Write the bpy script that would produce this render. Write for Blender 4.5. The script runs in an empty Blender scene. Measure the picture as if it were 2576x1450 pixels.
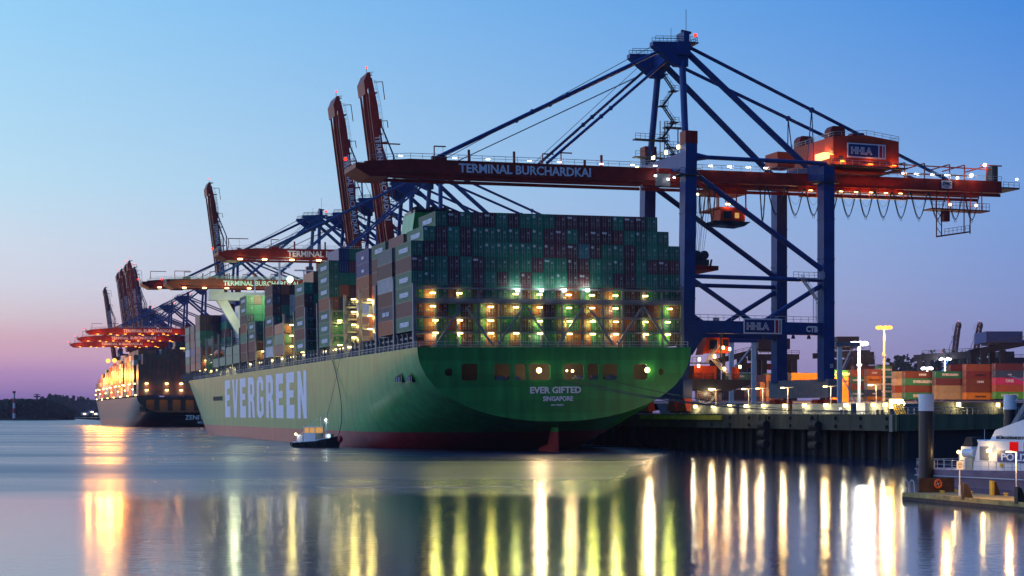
import bpy, math, random
from math import sin, cos, pi, radians, atan2, sqrt
from mathutils import Vector, Matrix, geometry
random.seed(7)
SC = bpy.context.scene
COL = SC.collection
# ------------------------------------------------------------------ camera
CAM_Z = 7.7
FPX = 3966.0                       # focal length in pixels of a 2576 px wide frame
cam_d = bpy.data.cameras.new('camera'); cam = bpy.data.objects.new('camera', cam_d); COL.objects.link(cam)
cam.location = (0, 0, CAM_Z); cam.rotation_euler = (pi/2, 0, 0)
cam_d.sensor_width = 36.0; cam_d.lens = FPX/2576*36; cam_d.shift_y = 315.2/2576
cam_d.clip_start = 0.5; cam_d.clip_end = 20000
SC.camera = cam
# ------------------------------------------------------------------ exposure / sampling
SC.view_settings.view_transform = 'Standard'; SC.view_settings.look = 'None'
SC.view_settings.exposure = 0.0; SC.view_settings.gamma = 1.0; SC.view_settings.use_curve_mapping = False
cy = SC.cycles
cy.max_bounces = 5; cy.diffuse_bounces = 2; cy.glossy_bounces = 3; cy.transmission_bounces = 2; cy.volume_bounces = 0
cy.caustics_reflective = False; cy.caustics_refractive = False
cy.sample_clamp_indirect = 3.0; cy.sample_clamp_direct = 0.0
cy.use_denoising = True
try: cy.denoiser = 'OPENIMAGEDENOISE'
except Exception: pass
cy.use_adaptive_sampling = True; cy.adaptive_threshold = 0.012
# ------------------------------------------------------------------ colour helpers
def lin(c): return c/12.92 if c <= 0.04045 else ((c+0.055)/1.055)**2.4
def hexc(h):
    h = h.lstrip('#'); return tuple(lin(int(h[i:i+2], 16)/255) for i in (0, 2, 4)) + (1.0,)
# ------------------------------------------------------------------ dusk sky: the afterglow is low on the left, deep blue overhead and behind
W = bpy.data.worlds.new('World'); SC.world = W; W.use_nodes = True
nt = W.node_tree; N = nt.nodes; L = nt.links; N.clear()
def wm(op, a, b=None, clamp=False):
    n = N.new('ShaderNodeMath'); n.operation = op; n.use_clamp = clamp
    for i, v in enumerate((a, b)):
        if v is None: continue
        if isinstance(v, (int, float)): n.inputs[i].default_value = v
        else: L.new(v, n.inputs[i])
    return n.outputs[0]
tc = N.new('ShaderNodeTexCoord'); sp = N.new('ShaderNodeSeparateXYZ'); L.new(tc.outputs['Generated'], sp.inputs[0])
elev = wm('MULTIPLY', wm('ARCSINE', sp.outputs[2]), 180/pi)
fac = wm('POWER', wm('MAXIMUM', wm('DIVIDE', elev, 90.0), 0.0), 0.5)
azi = wm('MULTIPLY', wm('ARCTAN2', sp.outputs[0], sp.outputs[1]), 180/pi)
def ramp(stops):
    r = N.new('ShaderNodeValToRGB'); L.new(fac, r.inputs[0]); e = r.color_ramp.elements
    while len(e) > 1: e.remove(e[-1])
    e[0].position = stops[0][0]; e[0].color = hexc(stops[0][1])
    for p, c in stops[1:]:
        q = e.new(p); q.color = hexc(c)
    return r.outputs[0]
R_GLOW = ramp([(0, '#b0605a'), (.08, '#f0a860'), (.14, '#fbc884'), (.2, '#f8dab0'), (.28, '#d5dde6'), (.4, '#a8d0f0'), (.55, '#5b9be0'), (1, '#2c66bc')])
R_LEFT = ramp([(0, '#705f9e'), (.08, '#8a70ac'), (.127, '#ba90bc'), (.15, '#d6a8be'), (.17, '#dcb2be'), (.196, '#ddccd4'), (.223, '#dadae6'), (.256, '#d4e0ee'), (.3, '#bfe2f5'), (.4, '#98d2f9'), (.55, '#4b8fdb'), (1, '#2c66bc')])
R_RIGHT = ramp([(0, '#75719f'), (.12, '#8583b4'), (.2, '#8594ca'), (.3, '#74a0df'), (.4, '#4288dd'), (.55, '#2b66bd'), (1, '#2c66bc')])
R_BACK = ramp([(0, '#1b2545'), (.2, '#203660'), (.4, '#21446f'), (1, '#2c66bc')])
def wmix(f, a, b):
    n = N.new('ShaderNodeMix'); n.data_type = 'RGBA'; L.new(f, n.inputs[0]); L.new(a, n.inputs[6]); L.new(b, n.inputs[7]); return n.outputs[2]
def mrange(v, a, b):
    n = N.new('ShaderNodeMapRange'); n.interpolation_type = 'SMOOTHSTEP'; L.new(v, n.inputs[0]); n.inputs[1].default_value = a; n.inputs[2].default_value = b; return n.outputs[0]
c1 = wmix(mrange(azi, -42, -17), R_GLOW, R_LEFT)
nl = N.new('ShaderNodeMapRange'); L.new(azi, nl.inputs[0]); nl.inputs[1].default_value = -19; nl.inputs[2].default_value = 19
c2 = wmix(nl.outputs[0], c1, R_RIGHT)
c2 = wmix(mrange(wm('MULTIPLY', azi, -1.0), 48, 80), c2, ramp([(0, '#c08fae'), (.15, '#cbb0c8'), (.3, '#b4cbec'), (.5, '#6aa2e4'), (1, '#2c66bc')]))
c3 = wmix(mrange(azi, 22, 120), c2, R_BACK)
c4 = wmix(mrange(wm('MULTIPLY', azi, -1.0), 112, 168), c3, R_BACK)
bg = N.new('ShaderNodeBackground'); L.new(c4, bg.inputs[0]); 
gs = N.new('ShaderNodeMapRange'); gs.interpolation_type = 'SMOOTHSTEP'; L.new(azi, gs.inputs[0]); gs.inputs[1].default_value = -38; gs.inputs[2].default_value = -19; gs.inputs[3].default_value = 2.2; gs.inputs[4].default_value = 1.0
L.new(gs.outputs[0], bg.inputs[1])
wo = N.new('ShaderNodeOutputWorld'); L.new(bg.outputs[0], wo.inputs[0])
# ------------------------------------------------------------------ frames of reference
A = radians(19.03)
TX, TY = cos(A), sin(A); FX, FY = -sin(A), cos(A)       # across the quay (landwards) / along the quay (away)
OX, OY = 9.4, 312.5                                     # waterline point under the stern of the near ship
def Wp(t, s, z): return (OX + TX*t + FX*s, OY + TY*t + FY*s, z)
QM = Matrix.Translation((OX, OY, 0)) @ Matrix.Rotation(A, 4, 'Z')
def inv_t(x, s):         # t of the point seen at column x on the plane s
    c = (x-1288)/FPX; return (c*(OY+FY*s) - OX - FX*s)/(TX - c*TY)
def inv_s(x, t):         # s of the point seen at column x on the plane t
    c = (x-1288)/FPX; return (c*(OY+TY*t) - OX - TX*t)/(FX - c*FY)
def hz(y, Y): return CAM_Z + (1040-y)*Y/FPX
def tz(x, y, s):
    t = inv_t(x, s); return t, hz(y, OY+TY*t+FY*s)
# ------------------------------------------------------------------ materials
MATS = {}
def nodes(name):
    m = bpy.data.materials.new(name); m.use_nodes = True; t = m.node_tree; t.nodes.clear(); MATS[name] = m
    out = t.nodes.new('ShaderNodeOutputMaterial'); return m, t, out
def paint(name, col, rough=0.45, metal=0.0, var=0.25, scale=0.6, bump=0.0, spec=0.5, streak=0.0):
    m, t, out = nodes(name); b = t.nodes.new('ShaderNodeBsdfPrincipled'); t.links.new(b.outputs[0], out.inputs[0])
    tc = t.nodes.new('ShaderNodeTexCoord'); mp = t.nodes.new('ShaderNodeMapping'); t.links.new(tc.outputs['Object'], mp.inputs[0])
    if streak: mp.inputs['Scale'].default_value = (1, 1, 1-streak)
    nz = t.nodes.new('ShaderNodeTexNoise'); nz.inputs['Scale'].default_value = scale; nz.inputs['Detail'].default_value = 6; nz.inputs['Roughness'].default_value = .65
    t.links.new(mp.outputs[0], nz.inputs[0])
    r = t.nodes.new('ShaderNodeMapRange'); t.links.new(nz.outputs[0], r.inputs[0]); r.inputs[1].default_value = .3; r.inputs[2].default_value = .7
    r.inputs[3].default_value = 1-var; r.inputs[4].default_value = 1+var*.6
    mx = t.nodes.new('ShaderNodeMix'); mx.data_type = 'RGBA'; mx.blend_type = 'MULTIPLY'; mx.inputs[0].default_value = 1
    if col == 'OBJECT':
        oi = t.nodes.new('ShaderNodeObjectInfo'); t.links.new(oi.outputs['Color'], mx.inputs[6])
    else: mx.inputs[6].default_value = tuple(col)+(1,)
    t.links.new(r.outputs[0], mx.inputs[7]); t.links.new(mx.outputs[2], b.inputs['Base Color'])
    b.inputs['Roughness'].default_value = rough; b.inputs['Metallic'].default_value = metal; b.inputs['Specular IOR Level'].default_value = spec
    if bump:
        bp = t.nodes.new('ShaderNodeBump'); bp.inputs['Strength'].default_value = bump; bp.inputs['Distance'].default_value = .05
        t.links.new(nz.outputs[0], bp.inputs['Height']); t.links.new(bp.outputs[0], b.inputs['Normal'])
    return m
def glow(name, h, strength, sample=False):
    m, t, out = nodes(name); e = t.nodes.new('ShaderNodeEmission'); e.inputs[0].default_value = hexc(h); e.inputs[1].default_value = strength
    t.links.new(e.outputs[0], out.inputs[0])
    if not sample: m.cycles.emission_sampling = 'NONE'
    return m
paint('crane_blue', (.011, .048, .2), .48, var=.3, scale=.3, spec=.3)
paint('yard_dark', (.014, .017, .03), .6, var=.3, spec=.2)  # near black: silhouette shade of the yard cranes put into the colour
paint('crane_red', (.27, .024, .016), .5, var=.35, scale=.35, spec=.2)
paint('crane_orange', (.45, .055, .018), .5, var=.25, spec=.2)
paint('dark_steel', (.035, .04, .05), .5)
paint('grey_steel', (.17, .18, .2), .5, var=.3)
paint('galv', (.42, .43, .44), .45, var=.15)
paint('white_paint', (.75, .75, .73), .4, var=.12, scale=.4)
paint('beige', (.55, .46, .28), .5)
paint('cable', (.012, .012, .02), .5)
paint('yellow', (.62, .42, .03), .5, var=.3)
paint('black_paint', (.012, .012, .014), .4)
paint('rubber', (.015, .015, .015), .8)
paint('letter_white', (.82, .82, .84), .5, var=.12, scale=1.5)
paint('letter_black', (.02, .02, .03), .5)
paint('letter_red', (.5, .06, .04), .5)
paint('sign_blue', (.02, .035, .16), .4)
paint('sign_red', (.4, .02, .02), .4)
paint('pile_concrete', (.03, .03, .026), .85, var=.5, scale=.35, streak=.75)  # darkened: the shade under the quay is put into the colour
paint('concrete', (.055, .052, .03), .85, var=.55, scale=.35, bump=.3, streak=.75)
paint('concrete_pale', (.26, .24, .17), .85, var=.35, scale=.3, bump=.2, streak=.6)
paint('asphalt', (.06, .06, .058), .85, var=.3, scale=.2)
paint('olive_concrete', (.24, .2, .07), .85, var=.5, scale=.35, bump=.3, streak=.75)  # yellower and brighter than the concrete of the other cap beam
paint('pontoon_deck', (.36, .28, .09), .8, var=.6, scale=.9, bump=.3)
paint('rust_brown', (.07, .035, .02), .7, var=.5, scale=1.5)
paint('timber', (.06, .045, .03), .8, var=.5, scale=2)
paint('life_orange', (.75, .12, .02), .5)
paint('red_paint', (.5, .02, .02), .4)
paint('container_paint', 'OBJECT', .5, var=.22, scale=.5, bump=.1)
paint('container_door', 'OBJECT', .5, var=.3, scale=1.2)
paint('rod', (.3, .32, .3), .5)
paint('foliage', (.03, .045, .02), .9, var=.5, scale=.08)
paint('interior', (.2, .16, .125), .7, var=.2)
paint('glass_dark', (.01, .015, .025), .1, spec=.8)
glow('lamp_warm', '#ffe08a', 9); glow('lamp_white', '#f4f7ff', 10); glow('lamp_orange', '#ffa23c', 4); glow('lamp_red', '#ff2a18', 4); glow('marker', '#ffe0a8', .9)
glow('lamp_green', '#b8ffcf', 9); glow('window_lit', '#ffdd8c', 2.0); glow('window_warm', '#ffc070', .6); glow('window_red', '#e01818', .8)
# ------------------------------------------------------------------ mesh builder
class MB:
    def __init__(self): self.v = []; self.f = []; self.m = []
    def add(self, vs, fs, mi=0):
        o = len(self.v); self.v += [tuple(p) for p in vs]; self.f += [tuple(i+o for i in q) for q in fs]; self.m += [mi]*len(fs)
    def box(self, x0, x1, y0, y1, z0, z1, mi=0):
        vs = [(x, y, z) for x in (x0, x1) for y in (y0, y1) for z in (z0, z1)]
        self.add(vs, [(0, 1, 3, 2), (4, 6, 7, 5), (0, 4, 5, 1), (2, 3, 7, 6), (0, 2, 6, 4), (1, 5, 7, 3)], mi)
    def beam(self, p, q, w, h=None, mi=0, up=(0, 0, 1), w2=None, h2=None):
        p, q = Vector(p), Vector(q); h = w if h is None else h; w2 = w if w2 is None else w2; h2 = h if h2 is None else h2
        d = (q-p).normalized(); u = Vector(up)
        if abs(d.dot(u)) > .95: u = Vector((0, 1, 0))
        a = d.cross(u).normalized(); b = a.cross(d)
        vs = [p+a*sx*w/2+b*sz*h/2 for sx, sz in ((-1, -1), (1, -1), (1, 1), (-1, 1))] + [q+a*sx*w2/2+b*sz*h2/2 for sx, sz in ((-1, -1), (1, -1), (1, 1), (-1, 1))]
        self.add(vs, [(0, 3, 2, 1), (4, 5, 6, 7), (0, 1, 5, 4), (1, 2, 6, 5), (2, 3, 7, 6), (3, 0, 4, 7)], mi)
    def tube(self, p, q, r, n=8, r2=None, mi=0):
        p, q = Vector(p), Vector(q); r2 = r if r2 is None else r2; d = (q-p).normalized(); u = Vector((0, 0, 1)) if abs(d.z) < .9 else Vector((0, 1, 0))
        a = d.cross(u).normalized(); b = a.cross(d); vs = []
        for k in range(n):
            w = a*cos(2*pi*k/n)+b*sin(2*pi*k/n); vs += [p+w*r, q+w*r2]
        fs = [(2*k, 2*((k+1) % n), 2*((k+1) % n)+1, 2*k+1) for k in range(n)]
        fs += [tuple(2*k for k in range(n))[::-1], tuple(2*k+1 for k in range(n))]
        self.add(vs, fs, mi)
    def path(self, pts, r, n=5, mi=0):
        for a, b in zip(pts[:-1], pts[1:]): self.tube(a, b, r, n, mi=mi)
    def ball(self, c, r, n=8, mi=0, sz=1.0):
        vs = [(c[0], c[1], c[2]+r*sz)]; K = max(3, n//2)
        for i in range(1, K):
            th = pi*i/K
            for j in range(n): vs.append((c[0]+r*sin(th)*cos(2*pi*j/n), c[1]+r*sin(th)*sin(2*pi*j/n), c[2]+r*sz*cos(th)))
        vs.append((c[0], c[1], c[2]-r*sz)); fs = [(0, 1+j, 1+(j+1) % n) for j in range(n)]
        for i in range(K-2):
            for j in range(n):
                a = 1+i*n; fs.append((a+j, a+n+j, a+n+(j+1) % n, a+(j+1) % n))
        a = 1+(K-2)*n; fs += [(a+j, len(vs)-1, a+(j+1) % n) for j in range(n)]
        self.add(vs, fs, mi)
    def prism(self, pts, y0, y1, mi=0, plane='xz'):
        # pts: 2D outline, extruded along the third axis
        n = len(pts); f3 = (lambda a, b, c: (a, c, b)) if plane == 'xz' else ((lambda a, b, c: (a, b, c)) if plane == 'xy' else (lambda a, b, c: (c, a, b)))
        vs = [f3(a, b, y0) for a, b in pts]+[f3(a, b, y1) for a, b in pts]
        self.add(vs, [tuple(range(n)), tuple(range(2*n-1, n-1, -1))]+[(k, (k+1) % n, n+(k+1) % n, n+k) for k in range(n)], mi)
    def ring(self, c, R, r, axis='y', n=20, k=6, mi=0, sc=1.0):
        vs = []; 
        for i in range(n):
            th = 2*pi*i/n
            for j in range(k):
                ph = 2*pi*j/k; rr = R+r*cos(ph); a, b, h = rr*cos(th), rr*sin(th)*sc, r*sin(ph)
                vs.append({'y': (c[0]+a, c[1]+h, c[2]+b), 'x': (c[0]+h, c[1]+a, c[2]+b), 'z': (c[0]+a, c[1]+b, c[2]+h)}[axis])
        self.add(vs, [(i*k+j, ((i+1) % n)*k+j, ((i+1) % n)*k+(j+1) % k, i*k+(j+1) % k) for i in range(n) for j in range(k)], mi)
    def rail(self, pts, h=1.1, step=2.0, r=.035, mi=0):
        # a railing along a polyline: two rails and posts
        for a, b in zip(pts[:-1], pts[1:]):
            a, b = Vector(a), Vector(b); Z = Vector((0, 0, h))
            self.beam(a+Z, b+Z, r*2, r*2, mi); self.beam(a+Z*.5, b+Z*.5, r*1.4, r*1.4, mi)
            n = max(1, int((b-a).length/step))
            for k in range(n+1):
                p = a+(b-a)*k/n; self.beam(p, p+Z, r*1.6, r*1.6, mi)
    def stair(self, p, q, w=.9, mi=0, side=(0, 1, 0)):
        p, q, s = Vector(p), Vector(q), Vector(side).normalized()*w/2
        for k in (-1, 1):
            self.beam(p+s*k, q+s*k, .08, .28, mi); self.beam(p+s*k+Vector((0, 0, 1)), q+s*k+Vector((0, 0, 1)), .07, .07, mi)
            for j in range(4):
                c = p+(q-p)*j/3+s*k; self.beam(c, c+Vector((0, 0, 1)), .06, .06, mi)
        n = max(3, int(abs(q.z-p.z)/.4))
        for k in range(n):
            c = p+(q-p)*(k+.5)/n; self.beam(c-s, c+s, .25, .06, mi)
    def mesh(self, name, mats):
        me = bpy.data.meshes.new(name); me.from_pydata(self.v, [], self.f); me.validate(clean_customdata=False)
        for m in ([mats] if isinstance(mats, str) else mats): me.materials.append(MATS[m])
        if len(me.polygons) == len(self.m): me.polygons.foreach_set('material_index', self.m)
        me.update(); return me
    def build(self, name, mats, parent=None, smooth=False):
        me = self.mesh(name, mats)
        if smooth:
            me.shade_smooth() if hasattr(me, 'shade_smooth') else None
        return link(name, me, parent)
def link(name, data, parent=None, mw=None):
    o = bpy.data.objects.new(name, data); COL.objects.link(o)
    if parent is not None: o.parent = parent
    if mw is not None: o.matrix_world = mw
    return o
def tag(o, label=None, cat=None, group=None, kind=None):
    for k, v in (('label', label), ('category', cat), ('group', group), ('kind', kind)):
        if v: o[k] = v
    return o
def thing(name, label, cat, loc=(0, 0, 0), rz=0, group=None):
    o = bpy.data.objects.new(name, None); COL.objects.link(o); o.location = loc; o.rotation_euler = (0, 0, rz); o.empty_display_size = 1
    return tag(o, label, cat, group)
def copy_tree(o, parent=None):
    c = o.copy(); COL.objects.link(c)
    if parent is not None: c.parent = parent
    for ch in list(o.children): copy_tree(ch, c)
    return c
def light(parent, loc, power, h, radius=.25, name='lamp_light', spot=None, aim=None):
    d = bpy.data.lights.new(name, 'SPOT' if spot else 'POINT'); d.energy = power; d.color = hexc(h)[:3]; d.shadow_soft_size = radius
    if spot: d.spot_size = radians(spot); d.spot_blend = .6
    o = bpy.data.objects.new(name, d); COL.objects.link(o); o.location = loc
    if aim is not None: o.rotation_mode = 'QUATERNION'; o.rotation_quaternion = (Vector(aim)).to_track_quat('-Z', 'Y')
    if parent is not None: o.parent = parent
    return o
TXT = {}
def text_mesh(s, size, mat, bold=.012, depth=.04, stretch=1.0):
    # lettering as mesh, centred on x, baseline at z=0, facing -y
    key = (s, size, mat, bold, stretch)
    if key in TXT: return TXT[key]
    cu = bpy.data.curves.new('lettering', 'FONT'); cu.body = s; cu.size = size; cu.extrude = depth; cu.offset = bold*size; cu.align_x = 'CENTER'; cu.resolution_u = 2
    o = bpy.data.objects.new('lettering', cu); COL.objects.link(o)
    dg = bpy.context.evaluated_depsgraph_get(); me = bpy.data.meshes.new_from_object(o.evaluated_get(dg))
    bpy.data.objects.remove(o); bpy.data.curves.remove(cu)
    me.transform(Matrix.Diagonal((stretch, 1, 1, 1))); me.transform(Matrix.Rotation(pi/2, 4, 'X'))
    me.materials.clear(); me.materials.append(MATS[mat]); me.name = 'lettering'
    TXT[key] = me; return me
def lettering(parent, s, size, mat, loc, rz=0, bold=.012, stretch=1.0, ry=0, name='lettering'):
    o = link(name, text_mesh(s, size, mat, bold, stretch=stretch), parent); o.location = loc; o.rotation_euler = (0, ry, rz); return o
def logo_sign(parent, loc, w, h, rz=0, name='name_board'):
    # white framed blue board with outlined letters and a red and a grey bar
    mb = MB(); mb.box(-w/2, w/2, -.06, .06, 0, h, 0); e = h*.08
    mb.box(-w/2+e, w*.30, -.09, -.06, e, h-e, 1); mb.box(w*.33, w*.405, -.09, -.06, e, h-e, 2); mb.box(w*.43, w*.47, -.09, -.06, e, h-e, 3)
    o = mb.build(name, ['letter_white', 'sign_blue', 'sign_red', 'grey_steel'], parent); o.location = loc; o.rotation_euler = (0, 0, rz)
    a = link('lettering', text_mesh('HHLA', h*.62, 'letter_white', .055), o); a.location = (-w*.14, -.11, h*.28)
    b = link('lettering_core', text_mesh('HHLA', h*.62, 'sign_blue', -.02), o); b.location = (-w*.14, -.16, h*.28)
    return o
def fit(o, w, h):
    xs = [v.co.x for v in o.data.vertices]; zs = [v.co.z for v in o.data.vertices]
    o.scale = (w/(max(xs)-min(xs)), 1, h/(max(zs)-min(zs))); return o
# ================================================================== water, quay and shore
def water_mat():
    m, t, out = nodes('water'); b = t.nodes.new('ShaderNodeBsdfPrincipled'); t.links.new(b.outputs[0], out.inputs[0])
    g = t.nodes.new('ShaderNodeNewGeometry'); sx = t.nodes.new('ShaderNodeSeparateXYZ'); t.links.new(g.outputs['Position'], sx.inputs[0])
    def M(op, a, bb=None, clamp=False):
        n = t.nodes.new('ShaderNodeMath'); n.operation = op; n.use_clamp = clamp
        for i, v in enumerate((a, bb)):
            if v is None: continue
            if isinstance(v, (int, float)): n.inputs[i].default_value = v
            else: t.links.new(v, n.inputs[i])
        return n.outputs[0]
    def noise(scale, xyz, detail=3):
        mp = t.nodes.new('ShaderNodeMapping'); mp.inputs['Scale'].default_value = xyz; t.links.new(g.outputs['Position'], mp.inputs[0])
        n = t.nodes.new('ShaderNodeTexNoise'); n.inputs['Scale'].default_value = scale; n.inputs['Detail'].default_value = detail; t.links.new(mp.outputs[0], n.inputs[0]); return n.outputs[0]
    # wind-ruffled water beyond a ragged line, sheltered water on the near side and along the quay
    edge = M('ADD', M('MULTIPLY', M('MAXIMUM', M('SUBTRACT', sx.outputs[0], 8.0), 0.0), 7.0), 143.0)
    d = M('ADD', M('SUBTRACT', sx.outputs[1], edge), M('MULTIPLY', M('SUBTRACT', noise(.04, (1, 1, 1)), .5), 24.0))
    mr = t.nodes.new('ShaderNodeMapRange'); mr.interpolation_type = 'SMOOTHSTEP'; t.links.new(d, mr.inputs[0]); mr.inputs[1].default_value = -8; mr.inputs[2].default_value = 26
    ruff = mr.outputs[0]
    streak = noise(.02, (.35, 1.6, 1), 4)
    patch = t.nodes.new('ShaderNodeMapRange'); t.links.new(streak, patch.inputs[0]); patch.inputs[1].default_value = .35; patch.inputs[2].default_value = .65; patch.inputs[3].default_value = .6; patch.inputs[4].default_value = 1.15
    rg = M('MULTIPLY', ruff, patch.outputs[0])
    t.links.new(M('ADD', M('MULTIPLY', rg, .22), .108), b.inputs['Roughness'])
    h1 = noise(1.9, (.8, .7, 1), 3); h2 = noise(.22, (.5, 1.2, 1), 2)
    hh = M('ADD', h1, M('MULTIPLY', h2, .6))
    bp = t.nodes.new('ShaderNodeBump'); t.links.new(M('ADD', M('MULTIPLY', rg, .1), .5), bp.inputs['Strength']); bp.inputs['Distance'].default_value = .036
    t.links.new(hh, bp.inputs['Height']); t.links.new(bp.outputs[0], b.inputs['Normal'])
    b.inputs['Base Color'].default_value = (.008, .022, .06, 1); b.inputs['IOR'].default_value = 1.6; b.inputs['Specular IOR Level'].default_value = .5
water_mat()
mb = MB(); mb.add([(-6000, -200, 0), (6000, -200, 0), (6000, 9000, 0), (-6000, 9000, 0)], [(0, 1, 2, 3)])
tag(mb.build('water', 'water'), kind='structure')

# ================================================================== the large green ship
HEEL = .014; ZD = 20.8; B = 28.9; SHIPLEN = 400
HM = QM @ Matrix.Rotation(-HEEL, 4, 'Y')
def hull_mat(name, green, grey=0.0):
    m, t, out = nodes(name); b = t.nodes.new('ShaderNodeBsdfPrincipled'); t.links.new(b.outputs[0], out.inputs[0])
    tc = t.nodes.new('ShaderNodeTexCoord'); sx = t.nodes.new('ShaderNodeSeparateXYZ'); t.links.new(tc.outputs['Object'], sx.inputs[0])
    r = t.nodes.new('ShaderNodeValToRGB'); e = r.color_ramp.elements; r.color_ramp.interpolation = 'CONSTANT'
    z = t.nodes.new('ShaderNodeMath'); z.operation = 'DIVIDE'; t.links.new(sx.outputs[2], z.inputs[0]); z.inputs[1].default_value = 25
    t.links.new(z.outputs[0], r.inputs[0])
    e[0].position = 0; e[0].color = (.36, .035, .035, 1) if name == 'hull_green' else (.16, .03, .02, 1)
    e[1].position = 4.0/25; e[1].color = tuple(green)+(1,)
    if name == 'hull_green':
        q = e.new(6.2/25); q.color = (.03, .30, .06, 1)  # lighter green above the band: lighting step on the side painted in
    mp = t.nodes.new('ShaderNodeMapping'); t.links.new(tc.outputs['Object'], mp.inputs[0]); mp.inputs['Scale'].default_value = (.6, .45, .10)
    nz = t.nodes.new('ShaderNodeTexNoise'); nz.inputs['Scale'].default_value = 1.0; nz.inputs['Detail'].default_value = 7; t.links.new(mp.outputs[0], nz.inputs[0])
    mr = t.nodes.new('ShaderNodeMapRange'); t.links.new(nz.outputs[0], mr.inputs[0]); mr.inputs[1].default_value = .35; mr.inputs[2].default_value = .7; mr.inputs[3].default_value = .74; mr.inputs[4].default_value = 1.2
    mx = t.nodes.new('ShaderNodeMix'); mx.data_type = 'RGBA'; mx.blend_type = 'MULTIPLY'; mx.inputs[0].default_value = 1; t.links.new(r.outputs[0], mx.inputs[6]); t.links.new(mr.outputs[0], mx.inputs[7])
        
    # shell plating: strakes 2.6 m high, plates 9 m long, each slightly dished
    br = t.nodes.new('ShaderNodeTexBrick'); cb = t.nodes.new('ShaderNodeCombineXYZ'); t.links.new(sx.outputs[1], cb.inputs[0]); t.links.new(sx.outputs[2], cb.inputs[1]); t.links.new(cb.outputs[0], br.inputs[0])
    br.inputs['Scale'].default_value = 1; br.inputs['Brick Width'].default_value = 9; br.inputs['Row Height'].default_value = 2.6; br.inputs['Mortar Size'].default_value = .035; br.inputs['Mortar Smooth'].default_value = .6
    br.inputs['Color1'].default_value = (1, 1, 1, 1); br.inputs['Color2'].default_value = (.8, .8, .8, 1); br.inputs['Mortar'].default_value = (0, 0, 0, 1)
    n2 = t.nodes.new('ShaderNodeTexNoise'); mp2 = t.nodes.new('ShaderNodeMapping'); t.links.new(tc.outputs['Object'], mp2.inputs[0]); mp2.inputs['Scale'].default_value = (1, .35, .9); n2.inputs['Scale'].default_value = .35; n2.inputs['Detail'].default_value = 3; t.links.new(mp2.outputs[0], n2.inputs[0])
    sm_ = t.nodes.new('ShaderNodeMapRange'); t.links.new(br.outputs[0], sm_.inputs[0]); sm_.inputs[3].default_value = .8; sm_.inputs[4].default_value = 1.0; mx2 = t.nodes.new('ShaderNodeMix'); mx2.data_type = 'RGBA'; mx2.blend_type = 'MULTIPLY'; mx2.inputs[0].default_value = 1; t.links.new(mx.outputs[2], mx2.inputs[6]); t.links.new(sm_.outputs[0], mx2.inputs[7]); t.links.new(mx2.outputs[2], b.inputs['Base Color'])
    ad = t.nodes.new('ShaderNodeMath'); ad.operation = 'MULTIPLY_ADD'; t.links.new(n2.outputs[0], ad.inputs[0]); ad.inputs[1].default_value = 3.0; t.links.new(br.outputs[0], ad.inputs[2])
    bp = t.nodes.new('ShaderNodeBump'); bp.inputs['Strength'].default_value = .5; bp.inputs['Distance'].default_value = .03; t.links.new(ad.outputs[0], bp.inputs['Height']); t.links.new(bp.outputs[0], b.inputs['Normal'])
    b.inputs['Roughness'].default_value = .33; b.inputs['Specular IOR Level'].default_value = .29 if name == 'hull_green' else .2
hull_mat('hull_green', (.012, .29, .05)); hull_mat('hull_black', (.03, .035, .05))
def half_width(s, z, zd, L=SHIPLEN, b=B):
    u = s/L*400
    if u < 130:
        n = 2.15+7.5*(u/130)**1.4
        pts = [(0, 6.1), (8, 3.8), (20, 1.5), (35, -1.0), (60, -5), (90, -9), (130, -14)]
        zb = pts[-1][1]
        for (a, za), (c, zc) in zip(pts[:-1], pts[1:]):
            if u <= c: zb = za+(zc-za)*(u-a)/(c-a); break
        if z <= zb: return 0.0
        return b*(1-((zd-z)/(zd-zb))**n)**(1/n)
    s0 = 255+z/20.8*68; s1 = 388+z/20.8*14
    x = (u-s0)/(s1-s0)
    return b if x <= 0 else (0.0 if x >= 1 else b*(1-x**2.25))
def hull_mesh(mb, L, zd, b=B):
    ss = [0, 1.5, 4, 8, 13, 19, 26, 34, 43, 55, 70, 90, 110, 130, 190, 250, 265, 280, 295, 310, 322, 334, 346, 358, 370, 380, 388, 394, 398, 401]
    K = 26; rings = []
    for u in ss:
        s = u*L/400; zlow = -2.0
        if u < 60:
            lo, hi = -2.0, zd
            if half_width(s, -2.0, zd, L, b) <= 0:
                for _ in range(30):
                    mid = (lo+hi)/2
                    if half_width(s, mid, zd, L, b) > 0: hi = mid
                    else: lo = mid
                zlow = hi
        ring = []
        for k in range(K+1):
            f = k/K; f = 1-(1-f)**1.8
            z = zd-(zd-zlow)*f; w = half_width(s, z, zd, L, b) if k < K or zlow <= -1.99 else 0.0
            ring.append((w, s, z))
        rings.append(ring)
    vs = []; 
    for r in rings: vs += [(-w, s, z) for w, s, z in r]+[(w, s, z) for w, s, z in r]
    n2 = 2*(K+1); fs = []
    for i in range(len(rings)-1):
        for side in (0, 1):
            for k in range(K):
                a = i*n2+side*(K+1)+k; q = (a, a+1, a+1+n2, a+n2); fs.append(q if side else q[::-1])
    mb.add(vs, fs)
    # weather deck
    top = [(r[0][0], r[0][1]) for r in rings]
    for (w1, s1), (w2, s2) in zip(top[:-1], top[1:]):
        mb.add([(-w1, s1, zd-.02), (w1, s1, zd-.02), (w2, s2, zd-.02), (-w2, s2, zd-.02)], [(0, 1, 2, 3)])
    return rings
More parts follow.
